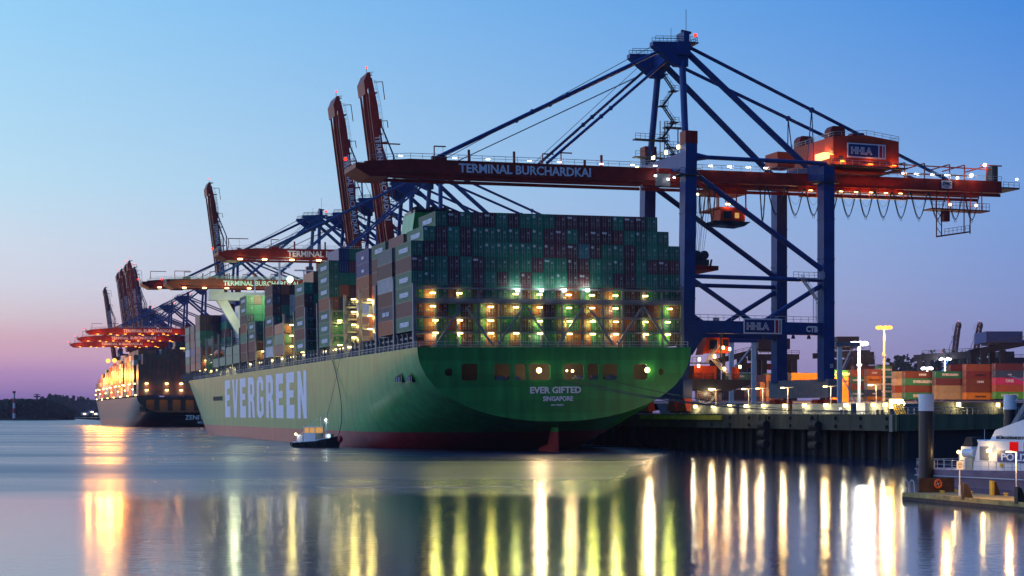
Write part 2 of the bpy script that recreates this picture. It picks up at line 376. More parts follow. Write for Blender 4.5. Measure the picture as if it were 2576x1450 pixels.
def transom(mb, ring, holes, depth=.35, mi=0):
    outer = [(-w, z) for w, s, z in ring]+[(w, z) for w, s, z in reversed(ring)]
    o2 = []
    for p in outer:
        if not o2 or (Vector(p)-Vector(o2[-1])).length > .02: o2.append(p)
    polys = [[Vector((x, z, 0)) for x, z in o2]]
    rr = []
    for (x0, x1, z0, z1) in holes:
        c = .35; h = [(x0+c, z0), (x1-c, z0), (x1, z0+c), (x1, z1-c), (x1-c, z1), (x0+c, z1), (x0, z1-c), (x0, z0+c)]; rr.append(h)
        polys.append([Vector((x, z, 0)) for x, z in h])
    tri = geometry.tessellate_polygon(polys); flat = [p for q in polys for p in q]
    mb.add([(p.x, 0, p.y) for p in flat], [tuple(t) for t in tri], mi)
    for h in rr:      # thickness of the plating round each opening
        n = len(h); mb.add([(x, 0, z) for x, z in h]+[(x, depth, z) for x, z in h], [(k, (k+1) % n, n+(k+1) % n, n+k) for k in range(n)], mi)
def vx(x): return (1700+x/2.342)/1.59
ship = thing('container_ship', 'huge green container ship moored along the quay with its flat stern towards the viewer', 'ship')
ship.matrix_world = HM
SHIP = ship
mb = MB(); rings = hull_mesh(mb, 400, ZD)
hull = mb.build('hull', 'hull_green', ship); hull.data.shade_smooth()
mb = MB(); holes = []
for x0, x1, y0, y1 in ((198, 270, 292, 362), (352, 505, 248, 405), (660, 810, 248, 402), (850, 958, 248, 402), (985, 1185, 248, 400), (1310, 1500, 248, 397), (1530, 1638, 248, 396), (1675, 1815, 250, 396), (1965, 2095, 250, 397), (2200, 2245, 290, 355)):
    t0, _ = tz(vx(x0), 940, 0); t1, _ = tz(vx(x1), 940, 0); tm = (t0+t1)/2
    zt = hz((1350+y0/2.342)/1.59, OY+TY*tm)-HEEL*tm; zb = hz((1350+y1/2.342)/1.59, OY+TY*tm)-HEEL*tm
    holes.append((t0, t1, zb, zt))
transom(mb, rings[0], holes); mb.build('transom', 'hull_transom' if 'hull_transom' in MATS else 'hull_green', ship)
# mooring deck behind the openings
mb = MB(); zb = min(h[2] for h in holes)-.9
mb.box(-25, 25, 7.0, 7.2, zb, ZD-1.5); mb.box(-25, 25, .4, 7.0, zb-.2, zb); mb.box(-25, 25, .4, 7.0, ZD-1.5, ZD-1.3)
for x in (-25, 25): mb.box(x-.1, x+.1, .4, 7, zb, ZD-1.5)
mb.build('mooring_deck', 'interior', ship)
for tt in (-22, -14.8, -12.6+.9, -8.6, 5.2, 8.6, 11.9, 21.8):
    mb = MB(); mb.tube((tt-.9, 2.0, zb+1.2), (tt+.9, 2.0, zb+1.2), .75, 12); mb.box(tt-1.3, tt-1.1, 1.4, 2.6, zb, zb+1.6); mb.box(tt+1.1, tt+1.3, 1.4, 2.6, zb, zb+1.6)
    mb.build('mooring_winch', 'grey_steel', ship)
for x, y, r in ((1357*1.59, 932*1.59, .55), (1629*1.59, 931*1.59, .55), (1700+1385/2.342, 1350+315/2.342, .3), (1700+1332/2.342, 1350+312/2.342, .22)):
    tt, _ = tz(x/1.59, 930, .5); z = hz(y/1.59, OY+TY*tt)-HEEL*tt
    mb = MB(); mb.ball((0, 0, 0), r, 10); o = mb.build('stern_lamp', 'lamp_warm', ship); o.location = (tt, .1, z)
    light(ship, (tt, -.9, z-.2), 120 if r > .5 else 30, '#ffd28a', .3); light(ship, (tt, -.9, z), 5000 if r > .5 else 400, '#ffd9a0', .4, spot=110, aim=(0, -1, -.12))
    light(ship, (tt, 3.0, z+.3), 90, '#ffe0b8', .2)
for txt, size, y, x, b in (('EVER GIFTED', 3.35, 521, 1231, .03), ('SINGAPORE', 2.35, 594, 1252, .03), ('IMO 9786827', 1.0, 641, 1245, .02)):
    tt, _ = tz(vx(x), 960, 0); z = hz((1350+y/2.342)/1.59, OY+TY*tt)-HEEL*tt
    fit(lettering(ship, txt, size, 'letter_white', (tt, -.06, z), bold=b), *{'EVER GIFTED': (10.8, 1.34), 'SINGAPORE': (6.35, .98)}.get(txt, (2.65, .36)))
# rudder
mb = MB(); mb.prism([(1.6, -2), (1.6, 4.9), (3.2, 4.9), (5.5, 1.5), (10.5, .6), (11, -2)], -.45, .45, plane='yz'); mb.build('rudder', 'hull_green', ship)
# name on the side, nine tall letters
def glyph(c):
    if c == 'E': return [[(0, 0), (9.4, 0), (9.4, 7), (4, 7), (4, 10.8), (8.6, 10.8), (8.6, 14.6), (4, 14.6), (4, 18.5), (9.4, 18.5), (9.4, 24), (0, 24)]]
    if c == 'V': return [[(3.1, 0), (6.9, 0), (10, 24), (6.6, 24), (5, 9), (3.4, 24), (0, 24)]]
    if c == 'R': return [[(0, 0), (3.6, 0), (3.6, 10), (5.4, 9.2), (6.4, 0), (10, 0), (9.2, 9.5), (8, 11.5), (9.6, 14), (9.6, 20.5), (8.2, 23.4), (6, 24), (0, 24)], [(3.6, 13.8), (5.6, 13.8), (6.2, 15), (6.2, 18.6), (5.6, 19.8), (3.6, 19.8)]]
    if c == 'G': return [[(3, 0), (6, 0), (9.6, 2.5), (9.6, 12), (5, 12), (5, 8.5), (6.3, 8.5), (6.3, 4.2), (5, 3.4), (3.8, 4.2), (3.6, 6), (3.6, 18), (3.9, 19.8), (5, 20.6), (6.2, 19.6), (6.3, 15.6), (9.6, 15.6), (9.6, 20.5), (8.2, 23.2), (5, 24), (1.8, 23.2), (0, 20.3), (0, 3.6), (1.2, 1)]]
    if c == 'N': return [[(0, 0), (3.3, 0), (3.3, 13), (6.4, 0), (9.8, 0), (9.8, 24), (6.6, 24), (6.6, 11), (3.6, 24), (0, 24)]]
mb = MB()
for i, c in enumerate('EVERGREEN'):
    s0 = 240.5-i*15.45; g = glyph(c); polys = [[Vector((x, y, 0)) for x, y in q] for q in g]; fl = [p for q in polys for p in q]
    for lay in (0,):
        tri = geometry.tessellate_polygon(polys)
        mb.add([(-B-.03, s0-p.x*1.18, 6.75+p.y*.515) for p in fl], [tuple(q) for q in tri])
hl = mb.build('lettering', 'letter_white', ship); hl['label'] = 'tall white block letters along the hull side'
# deck edge railing, walkway stanchions and hatch coamings
mb = MB(); mb.rail([(-B+.15, 1, ZD), (-B+.15, 320, ZD)], 1.1, 1.5, .05); mb.rail([(-B+.5, .2, ZD), (B-.5, .2, ZD)], 1.1, 2.5, .05); mb.build('railing', 'galv', ship)
mb = MB()
for k in range(0, 24):
    s = 4.2+14.8*k
    if k in (18,): continue
    mb.box(-25, 25, s, s+12.3, ZD, ZD+2.6)
    for j in range(4):
        mb.box(-28.5, -28.0, s+.6+j*3.7, s+1.0+j*3.7, ZD, ZD+3.0); mb.box(-28.7, -25, s+j*3.9, s+.35+j*3.9, ZD+2.7, ZD+3.05)
    mb.box(-28.2, -25.1, s+1, s+11, ZD+1.9, ZD+2.3)
mb.build('hatch_coaming', 'grey_steel', ship)
for k in range(0, 22):
    s = 3.2+14.8*k; mb = MB(); top = 12.6 if k == 0 else 14.5
    for tt in (-28.55, 28.55): mb.box(tt-.3, tt+.3, s-.35, s+.35, ZD, ZD+top)
    n = 13 if k < 8 else 7
    for j in range(1, n):
        tt = -28.55+57.1*j/n; mb.box(tt-.2, tt+.2, s-.2, s+.2, ZD, ZD+top-1)
    for lv in range(1, 5):
        z = ZD+lv*2.93+(.25 if lv < 4 else .1); mb.box(-28.4, 28.4, s-.45, s+.45, z-.35, z)
        mb.rail([(-28.3, s-.42, z), (28.3, s-.42, z)], 1.0, 2.6, .035)
    if k == 0:
        sc = 1.9815
        for x0, y0, x1, y1 in ((500, 850, 300, 1150), (540, 850, 745, 1150), (990, 850, 785, 1150), (1020, 850, 1215, 1150), (1465, 850, 1270, 1150), (1510, 850, 1700, 1150), (1930, 860, 1735, 1150), (1955, 860, 2150, 1150)):
            a = tz((1600+x0/sc)/1.59, (800+y0/sc)/1.59, s-.7); c = tz((1600+x1/sc)/1.59, (800+y1/sc)/1.59, s-.7)
            mb.beam((a[0], s-.7, a[1]-HEEL*a[0]), (c[0], s-.7, c[1]-HEEL*c[0]), .45, .3, up=(0, 1, 0))
        mb.box(-28.5, 28.5, s-.55, s+.5, ZD+9.0, ZD+9.7)
    mb.build('lashing_bridge', 'grey_steel', ship)
LB = [o for o in ship.children if o.name.startswith('lashing_bridge')][0]
LAMPS = [(275, 738), (485, 741), (932, 747), (1120, 751), (1352, 754), (1535, 757), (1720, 760), (1957, 763), (275, 843), (733, 849), (932, 852), (1120, 853), (1352, 857), (1535, 858), (1720, 861), (2150, 865), (293, 955), (487, 955), (733, 957), (1120, 962), (1355, 964), (1538, 965), (1722, 967), (1957, 968), (2133, 970), (293, 1055), (487, 1057), (733, 1058), (932, 1059), (1120, 1060), (1355, 1063), (1538, 1065), (1722, 1066), (1957, 1067), (2133, 1068)]
lm = MB(); lm.box(-.5, .5, -.2, .2, -.14, .14); lamp_me = lm.mesh('lamp', 'lamp_warm')
for x, y in LAMPS:
    tt, z = tz((1600+x/1.9815)/1.59, (800+y/1.9815)/1.59, 2.5); z -= HEEL*tt
    o = link('lamp', lamp_me, LB); o.location = (tt, 2.35, z)
    kk = random.uniform(.6, 1.5); light(LB, (tt, 3.0, z-.4), 150*kk, random.choice(['#ffe878', '#f8f070', '#fff0b0', '#e8ff80']), .15); light(LB, (tt, 1.7, z-.1), 300*kk, '#e6ee60', .2, spot=80, aim=(0, -1, -.1))
lm = MB(); lm.box(-.35, .35, -.15, .15, -.3, .3); wl_me = lm.mesh('floodlight', 'lamp_white')
for x in (950, 1137, 1320, 1503):
    tt, z = tz((1600+x/1.9815)/1.59, (800+720/1.9815)/1.59, 2.2); z -= HEEL*tt
    o = link('floodlight', wl_me, LB); o.location = (tt, 2.2, z+.1)
    light(LB, (tt, 2.3, z+.75), 260, '#e8fff0', .25)
# port side deck lamps
for s in (60, 68, 73.5, 79, 86.5, 111, 124, 141, 156, 176, 193, 212, 231, 262, 276):
    o = link('deck_lamp', lamp_me, ship); o.location = (-28.0, s, ZD+2.4)
    light(ship, (-28.9, s, ZD+2.2), 60, '#fff0c8', .15)
# lamps inside the open bays
for s, lv, c in ((46.5, (2, 3, 4.2), 'y'), (62, (1.6, 2.6, 3.6, 4.6), 'y'), (76.5, (1.2, 3.2), 'y'), (135.5, (.9, 1.9, 2.9, 3.9), 'y'), (121, (1.2, 2.2, 3.2), 'y'), (150.5, (1.5, 2.5), 'y'), (180, (1, 2), 'y'), (222, (.6, 1.4, 2.3, 3.1), 'w'), (236, (.6, 1.4, 2.3), 'w'), (250, (.8, 1.8), 'w'), (285, (1, 2, 3), 'y'), (300, (1.2, 2.4), 'y'), (315, (1.2, 2.2), 'y')):
    for q in lv:
        o = link('bay_lamp', lamp_me, ship); o.location = (-26.6, s, ZD+q*2.93)
        light(ship, (-26.6, s-.6, ZD+q*2.93-.5), 330 if c == 'y' else 900, '#ffe47c' if c == 'y' else '#fff0a8', .2)
# accommodation block with its bridge wing, forward
mb = MB(); mb.box(-18, 18, 277.5, 285, ZD, ZD+26); mb.box(-10, 10, 271.5, 282.5, ZD+24.5, ZD+30.6); mb.build('accommodation_block', 'white_paint', ship)
mb = MB(); mb.box(-29.3, 29.3, 272, 276.5, ZD+27.6, ZD+30.4); mb.box(-29.3, -24, 271.4, 277.1, ZD+30.4, ZD+31.4)
for x in (-1, 1):
    mb.prism([(x*26.5, ZD+27.7), (x*22.5, ZD+27.7), (x*14.0, ZD+12), (x*17.0, ZD+12)], 273.3, 275.2); mb.prism([(x*16.4, ZD+27.7), (x*14.4, ZD+27.7), (x*14.4, ZD+18), (x*16.4, ZD+18)], 273.3, 275.2)
mb.build('bridge_wing', 'white_paint', ship)
mb = MB(); mb.box(-8, 8, 271.2, 271.5, ZD+27.8, ZD+29.4); 
for j in range(9):
    for l in range(7): mb.box(-16.5+j*3.8, -14.5+j*3.8, 277.2, 277.5, ZD+2+l*3.6, ZD+3.1+l*3.6)
mb.build('window_band', 'window_lit', ship)
mb = MB(); mb.beam((-3, 277, ZD+30.4), (-3, 277, ZD+45), .7); mb.beam((-7, 277, ZD+40), (1, 277, ZD+40), .3); mb.beam((-6, 277, ZD+36.5), (0, 277, ZD+36.5), .3); mb.beam((6, 277, ZD+30.4), (6, 277, ZD+39), .5); mb.beam((2.5, 277, ZD+39), (9.5, 277, ZD+39), .5)
mb.beam((-12, 277, ZD+30.4), (-12, 277, ZD+36), .4); mb.beam((-14.5, 277, ZD+36), (-9.5, 277, ZD+36), .4); mb.build('radar_mast', 'white_paint', ship)
mb = MB(); mb.ball((0, 0, 0), 1.1, 10); o = mb.build('floodlight', 'lamp_green', ship); o.location = (-8.5, 246, ZD+29.5)
tt = inv_t(735, 246); o.location = (tt, 246, hz(703, OY+TY*tt+FY*246)-HEEL*tt); light(ship, (tt-1.5, 240, o.location[2]-1), 4200, '#d0ffd8', .5); light(ship, (-6, 279, ZD+36), 120000, '#c0ffb0', .5, spot=60, aim=(.02, 1, .1))  # last spot is added to tint the far booms, no fixture there
light(ship, (-22, 262, ZD+22), 2600, '#f4ffc0', .5); light(ship, (-24, 188, ZD+24), 6500, '#ecffb8', .5)
lb = MB(); lb.ball((0, 0, 0), 1.6, 12, sz=.9); o = lb.build('lifeboat', 'life_orange', ship); o.scale = (1, 2.6, 1); o.location = (-27.5, 263, ZD+8.2)
# dark boxes paint the shade inside the stern side openings; pilot door forward
for x0, x1, y0, y1, rim in ((996, 1013.5, 934, 963, 1), (1019, 1034, 934, 962, 1), (541, 564, 997, 1009, 0)):
    xm = (x0+x1)/2; s0, s1 = inv_s(x1, -28.5), inv_s(x0, -28.5); sm_ = (s0+s1)/2; Y = OY-TY*28.5+FY*sm_; z0, z1 = hz(y1, Y)+.4, hz(y0, Y)+.4; w = half_width(sm_, (z0+z1)/2, ZD)
    mb = MB(); mb.box(-w-.06, -w+.9, s0, s1, z0, z1, 0)
    for a_, b_ in ((s0, s0+.12), (s1-.12, s1)): mb.box(-w-.14, -w-.061, a_, b_, z0, z1, 1)
    for a_, b_ in ((z0, z0+.12), (z1-.12, z1)): mb.box(-w-.139, -w-.062, s0+.12, s1-.12, a_, b_, 1)
    if rim:
        for q in (.35, .7): mb.tube((-w-.1, s0+(s1-s0)*q, z0+.1), (-w-.1, s0+(s1-s0)*q, z0+1.1), .22, 8, mi=2)
    mb.build('side_port', ['rubber', 'hull_green', 'galv'], ship)
# funnel
tt, zt = tz(1092, 527, 68)
mb = MB(); mb.box(tt-7.5, tt+7.5, 63.5, 75, ZD, zt-7.5, 1); mb.prism([(tt-6, zt-7.5), (tt+6, zt-7.5), (tt+5, zt-1.2), (tt-5, zt-1.2)], 64.2, 74.5, 0)
for dx, r in ((-3.6, 1.3), (0, 1.6), (3.2, 1.4)): mb.tube((tt+dx, 67, zt-1.4), (tt+dx-.6, 67, zt+.4), r, 10, mi=2)
mb.box(tt-4.9, tt+4.9, 64.5, 74, zt-1.2, zt-.5, 2); mb.build('funnel', ['hull_green', 'white_paint', 'black_paint'], ship)
# ropes down to the mooring boat
# ================================================================== shipping containers
CL, CW, CH = 12.19, 2.44, 2.9
def cont_mesh(Lc=CL, Hc=CH):
    # body along local y; the door end is at y=0 and faces -y
    mb = MB(); e = .07; mb.box(-CW/2+e, CW/2-e, .05, Lc-.05, e, Hc-e)
    for x in (-1, 1):
        for y in (0, Lc-.16): mb.box(min(x*CW/2, x*(CW/2-.16)), max(x*CW/2, x*(CW/2-.16)), y, y+.16, 0, Hc)
        for z in (0, Hc-.12): mb.box(min(x*CW/2, x*(CW/2-.1))+.003, max(x*CW/2, x*(CW/2-.1))-.003, .16, Lc-.16, z+.003, z+.117)
    for z in (0, Hc-.13):
        for y in (0, Lc-.12): mb.box(-CW/2+.16, CW/2-.16, y+.004, y+.116, z+.005, z+.125)
    n = int(Lc/.56)            # pressed ribs of the side panels
    for x in (-1, 1):
        for k in range(n):
            y = .35+k*(Lc-.7)/n; mb.box(min(x*(CW/2-.03), x*(CW/2-e-.01)), max(x*(CW/2-.03), x*(CW/2-e-.01)), y, y+.28, .15, Hc-.16)
    return mb.mesh('shipping_container', 'container_paint')
def door_mesh(Hc=CH):
    mb = MB()
    for x in (-1, 1):
        mb.box(min(x*.02, x*1.05), max(x*.02, x*1.05), -.0, .05, .14, Hc-.14, 0)
        for r in (.3, .8): mb.box(x*r-.03, x*r+.03, -.07, -.02, .1, Hc-.1, 1)
        for z in (.9, 1.2): mb.box(min(x*.2, x*.9), max(x*.2, x*.9), -.05, -.0, z, z+.06, 1)
        for z in (.45, 1.5, 2.4): mb.box(min(x*.06, x*1.02), max(x*.06, x*1.02), -.025, -.001, z, z+.08, 0)
    mb.box(.35, .75, -.03, -.001, 1.75, 1.8, 2); mb.box(.35, .7, -.03, -.001, 2.05, 2.1, 2); mb.box(.35, .62, -.03, -.001, 1.9, 1.95, 2)
    return mb.mesh('door', ['container_door', 'rod', 'letter_white'])
C40, C20 = cont_mesh(), cont_mesh(6.06); DOOR = door_mesh()
COLS = {'G': (.018, .20, .115), 'g': (.03, .24, .12), 'R': (.115, .03, .04), 'r': (.20, .035, .04), 'T': (.05, .20, .22), 'O': (.42, .10, .04), 'B': (.02, .04, .16), 'N': (.03, .04, .07),
        'W': (.6, .6, .58), 'w': (.62, .5, .30), 'Y': (.75, .27, .02), 'S': (.17, .24, .24), 'K': (.40, .12, .12), 'M': (.62, .05, .18), 'D': (.06, .06, .07), 'L': (.10, .42, .06), 'b': (.24, .07, .04), 'e': (.05, .09, .16)}
CN = {'G': 'dark green', 'g': 'green', 'R': 'maroon', 'r': 'red', 'T': 'teal', 'O': 'orange red', 'B': 'blue', 'N': 'navy', 'W': 'white', 'w': 'cream', 'Y': 'yellow orange', 'S': 'grey green', 'K': 'dusty pink', 'M': 'magenta', 'D': 'dark grey', 'L': 'bright green', 'b': 'brown', 'e': 'blue grey'}
em = MB(); em.ring((0, 0, 0), .24, .05, 'y', 14, 4)
for k in range(8): em.beam((0, -.02, 0), (.24*cos(k*pi/4), -.02, .24*sin(k*pi/4)), .05, .03)
EMB = em.mesh('emblem', 'letter_white')
dm = MB()
for x in (-.3, .45): dm.prism([(x-.18, 0), (x, -.18), (x+.18, 0), (x, .18)], -.02, .0)
DIAM = dm.mesh('emblem', 'letter_white')
def cont(mw, c, label, group, deco='', side='', length=CL, sidex=-1, zs=1.0):
    o = link('shipping_container', C40 if length > 7 else C20, None, mw @ Matrix.Diagonal((1, 1, zs, 1)) if zs != 1 else mw); v = random.uniform(.6, 1.25); o.color = tuple(a*v for a in COLS[c])+(1,)
    tag(o, label, 'container', group)
    d = link('door', DOOR, o); d.color = o.color
    if deco == 'o': e = link('emblem', EMB, o); e.location = (-.72, -.05, 2.3)
    if deco == 'd': e = link('emblem', DIAM, o); e.location = (0, -.05, 2.2)
    if deco == 't': lettering(o, 'tex', .75, 'letter_white', (-.55, -.05, 2.1), bold=.03)
    if side:
        txt, size, mat = {'E': ('EVERGREEN', 1.25, 'letter_white'), 'C': ('CMA CGM', 1.15, 'letter_white'), 'U': ('uasc', 1.2, 'letter_white')}[side]
        l = lettering(o, txt, size, mat, (sidex*(CW/2+.03), length*.46, .95), rz=-pi/2 if sidex < 0 else pi/2, bold=.035)
    return o
ORD = ['first', 'second', 'third', 'fourth', 'fifth', 'sixth', 'seventh', 'eighth', 'ninth', 'tenth', 'eleventh', 'twelfth', 'thirteenth', 'fourteenth', 'fifteenth', 'sixteenth', 'seventeenth', 'eighteenth', 'nineteenth', 'twentieth', 'twenty-first', 'twenty-second', 'twenty-third']
ROWN = ['topmost row', 'second row', 'third row', 'fourth row', 'fifth row, just above the lamps', 'sixth row, behind the top lashing walkway', 'seventh row, behind the stern walkways', 'eighth row, behind the stern walkways', 'lowest row']
rowsC = ['  GRGRRGRGGGRRRRRGRRG  ', ' GRGRGGGGRGRRGRRRrGGGG ', 'GRRGRGGGGGGRRRTRGGRGGGG', 'RGGRGRGGGGRGGRRGGGRGRRR', 'GGGRGRGRGrGGGRrGGRRGGGG',
         'GOGOGRGGGRGGROGROGRRGGG', 'ROrLRGRbRGORGGRObGRbOGb', 'GOGORGbGGRGGRGbGRbOGbGG', ' OGLRGbGOGGLRObGbOGOGLR']
deco = ['  GtoRtdRGoGRtGRRottG  '.replace('G', '.').replace('R', '.'), ' o.o.oooo.o.to.tt..o.. ', '......oooooo.t.o.o.....', 'to...t.....t.o...o...t.', '.o.......o..o.t........', '.......................', '.......................', '......o...o....o.......', '.................o..o..']
PITCH = 57.55/23; Z0 = ZD+.5
for r in range(9):
    z = Z0+(8-r)*2.93; n = 0
    for c in range(23):
        ch = rowsC[r][c] if c < len(rowsC[r]) else ' '
        if ch == ' ': continue
        n += 1; tt = -28.78+PITCH*(c+.5)
        mw = HM @ Matrix.Translation((tt, 4.15, z))
        dk = deco[r][c] if c < len(deco[r]) else '.'
        first = c == 0 or rowsC[r][c-1] == ' '
        cont(mw, ch, '%s container, %s from left in the %s of the stern stack' % (CN[ch], ORD[n-1], ROWN[r].split(',')[0]), 'containers stacked over the ship stern', dk if dk in 'otd' else '', 'E' if first and ch in 'Gg' else '')
def bay_s(k): return 4.2+14.8*k
PORT = [(1, -28.75+1.25, 1, 'ObNWrRS'[:6] and ['O', 'N', 'r', 'W', 'R', 'S'], ['', 'C', '', '', '', ''], 'the second bay from aft'),
        (1, -25.0, 6, ['R', 'K'], ['', ''], 'the inner column of the second bay'),
        (2, -25.0, 1, ['e', 'O', 'W', 'O', 'R', 'R', 'G'], ['', '', '', '', '', '', 'E'], 'the inner column of the third bay'),
        (3, -25.0, 1, ['b', 'O', 'W', 'O', 'O', 'B', 'B'], ['', '', '', '', '', 'U', 'U'], 'the inner column of the fourth bay'),
        (5, -27.5, 1, ['G', 'G', 'G', 'O', 'G', 'G', 'G'], ['E', 'E', 'E', '', 'E', 'E', 'E'], 'the bay behind the funnel'),
        (7, -27.5, 1, ['G', 'r', 'G', 'R', 'R', 'G'], ['E', '', 'E', '', '', 'E'], 'the eighth bay from aft'),
        (10, -27.5, 1, ['W', 'G', 'O', 'G', 'r', 'N', 'R'], ['', 'E', '', 'E', '', 'C', ''], 'the eleventh bay from aft'),
        (12, -27.5, 1, ['r', 'r', 'G', 'G'], ['', '', 'E', 'E'], 'the low thirteenth bay'),
        (13, -27.5, 1, ['b', 'r', 'g', 'O', 'N', 'G', 'G'], ['', '', '', '', '', 'E', 'E'][:7], 'the floodlit fourteenth bay')]
TW = ['lowest', 'second up', 'third up', 'fourth up', 'fifth up', 'sixth up', 'seventh up', 'eighth up']
for k, tt, t0, cs, sd, where in PORT:
    for i, c in enumerate(cs):
        if k == 3 and i == 3: pass
        cont(HM @ Matrix.Translation((tt, bay_s(k), Z0+(t0+i)*2.93)), c, '%s container, %s in the port column of %s' % (CN[c], TW[i], where) if 'inner' not in where else '%s container, %s in %s' % (CN[c], TW[i], where), 'containers along the ship side', '', sd[i] if i < len(sd) else '')
# everything deeper in the stacks: one mass of boxes per ship
def stack_mass(name, cells, pal, label, M4, parts=None):
    mb = MB()
    for (tt, s, z, L) in cells:
        ci = random.choices(range(len(pal)), weights=[w for _, w in pal])[0]
        mb.box(tt-1.21, tt+1.21, s, s+L, z+.02, z+2.87, ci)
        if L > 1:
            for x in (-.85, -.35, .35, .85): mb.box(tt+x-.04, tt+x+.04, s-.06, s-.005, z+.15, z+2.7, len(pal))
    names = []
    for i, (c, w) in enumerate(pal):
        nm = 'mass_'+c
        if nm not in MATS: paint(nm, COLS[c], .5, var=.2, scale=.15)
        names.append(nm)
    if 'rod_dim' not in MATS: paint('rod_dim', (.13, .16, .14), .5)
    o = mb.build(name, names+['rod_dim']); o.matrix_world = M4; return tag(o, label, 'containers', kind='stuff')
cells = []
HI = {1: 5, 2: 6, 3: 7, 5: 8, 6: 4, 7: 7, 8: 3, 9: 3, 10: 7, 11: 4, 12: 4, 13: 7, 14: 2, 15: 2, 16: 1, 17: 1, 19: 7, 20: 7, 21: 6, 22: 6, 23: 5}
for k, h in HI.items():
    for c in range(23):
        tt = -28.78+PITCH*(c+.5)
        if abs(tt) > half_width(bay_s(k)+12, ZD, ZD)+.5: continue
        if c == 0 and k in (1, 2, 3, 5, 6, 7, 8, 10, 11, 12, 13): continue
        if c == 1 and k in (1, 2, 3, 6, 8): 
            if k < 4: continue
        if k < 5 and c > 5: continue
        if c > 10 and k < 12: continue
        if k == 19 and c < 2: hh0 = 6
        if k == 19 and c < 3: continue
        hh = h+(1 if (c*7+k) % 5 == 0 and k in (10, 16, 7) else 0)
        if k in (6, 8, 11, 9) and c == 1: continue
        for i in range(hh):
            cells.append((tt, bay_s(k), Z0+(1+i)*2.93, CL))
        if k in (16, 17, 19, 20, 21, 22) and c == 0: pass
stack_mass('stacked_containers', cells, [('G', 8), ('R', 4), ('r', 2), ('O', 2), ('N', 2), ('W', 1), ('B', 1)], 'containers filling the forward and inner bays of the green ship', HM)
# ================================================================== the second ship, farther along the quay
SM = QM @ Matrix.Translation((8.5, 600, 0))
sh2 = thing('container_ship', 'dark hulled container ship with floodlit orange cargo moored beyond the green ship', 'ship'); sh2.matrix_world = SM
Z2 = 16.8
mb = MB(); r2 = hull_mesh(mb, 372, Z2, 31); h2 = mb.build('hull', 'hull_black', sh2); h2.data.shade_smooth()
mb = MB(); holes2 = [(-26+i*7.2, -21.5+i*7.2, 9.2, 15.2) for i in range(8)]; transom(mb, r2[0], holes2); mb.build('transom', 'hull_black', sh2)
mb = MB(); mb.box(-29, 29, 6, 6.3, 8.5, 16.5); mb.box(-29, 29, .4, 6, 8.3, 8.5); mb.build('mooring_deck', 'interior', sh2)
for i in range(8): light(sh2, (-23.7+i*7.2, 2.5, 15.2), 140, '#ffa04a', .3)
lettering(sh2, 'ZENITH LUMOS', 3.6, 'letter_white', (8, -.15, 4.2), bold=.02)
lettering(sh2, 'MONROVIA', 2.2, 'letter_white', (8, -.15, 1.6+.2), bold=.02)
mb = MB(); mb.box(-10, 16, -.0+4, 18, Z2+25, Z2+28.3); mb.box(-9.5, 15.5, 5, 16, Z2+28.3, Z2+31); mb.box(-17, 22, 6, 14, Z2+21, Z2+25.0); mb.build('accommodation_block', 'dark_steel', sh2)
mb = MB()
for j in range(4):
    for l in range(2): mb.box(-7+j*4, -4.4+j*4, 3.8, 3.95, Z2+25.4+l*1.4, Z2+26.3+l*1.4)
mb.build('window_band', 'window_lit', sh2)
cells = []
for c in range(24):
    tt = -30+2.52*(c+.5); hh = 8 if c > 0 else 6
    if c > 4: hh = 9
    for i in range(hh): cells.append((tt, 3.5, Z2+.8+2.5+i*2.9-2.5, CL))
stack_mass('stacked_containers', cells, [('R', 8), ('r', 3), ('D', 1)], 'dark maroon container wall over the stern of the dark hulled ship', SM)
cells = []
for k in range(1, 22):
    s = 4+14.8*k+(8 if k > 4 else 0); w = half_width(s+10, Z2, Z2, 372, 31); hh = [8, 8, 8, 8, 8, 7, 7, 8, 7, 7, 6, 7, 6, 6, 5, 6, 5, 5, 4, 4, 3, 3][k]
    for c in range(0, 5):
        tt = -w+2.5*(c+.5)
        for i in range(hh+(1 if c > 0 else 0)): cells.append((tt, s, Z2+.8+i*2.9, CL))
stack_mass('stacked_containers', cells, [('w', 4), ('O', 5), ('r', 2), ('W', 3), ('G', 1), ('Y', 4), ('b', 2)], 'floodlit yellow and orange containers along the dark hulled ship', SM)
flm = MB(); flm.box(-.8, .8, -.3, .3, -.35, .35); FL2 = flm.mesh('lamp', 'lamp_warm')
for i, tt in enumerate((-25.5, -14.5, -6.5, 2.5, 11.5)):
    for z in (Z2+7.5, Z2+3.8):
        o = link('lamp', FL2, sh2); o.location = (tt, 2.6, z); light(sh2, (tt, 2.0, z-.8), 300, '#ffd890', .3)
for s, tt, z, p in ((45, -36.5, Z2+13, 30000), (95, -38, Z2+14, 38000), (160, -39, Z2+15, 45000), (240, -40, Z2+14, 42000)):
    light(sh2, (tt, s, z), p, '#ffa63c', .8)
bm = MB(); bm.ball((0, 0, 0), 1.5, 10); BIG = bm.mesh('floodlight', 'lamp_orange')
for x, y in ((272, 908), (288, 907), (358, 896)):
    s = 260 if x < 300 else 60; tt = inv_t(x, 600+s); Y = OY+TY*tt+FY*(600+s)
    o = link('floodlight', BIG, sh2); o.location = (tt-8.5, s, hz(y, Y)); light(sh2, (tt-8.5-2, s-3, hz(y, Y)), 26000, '#ffb450', .8)
sm = MB()
sm.box(-.5, .5, -.3, .3, -.3, .3); SML = sm.mesh('deck_lamp', 'lamp_warm')
for k in range(22):
    o = link('deck_lamp', SML, sh2); s = 6+k*15.5; o.location = (-half_width(s, Z2, Z2, 372, 31)-.2, s, Z2+1+(k % 3)*3.4)
    if k % 2 == 0: o = link('deck_lamp', SML, sh2); o.location = (-half_width(s, Z2, Z2, 372, 31)-.2, s+6, Z2+7.5)
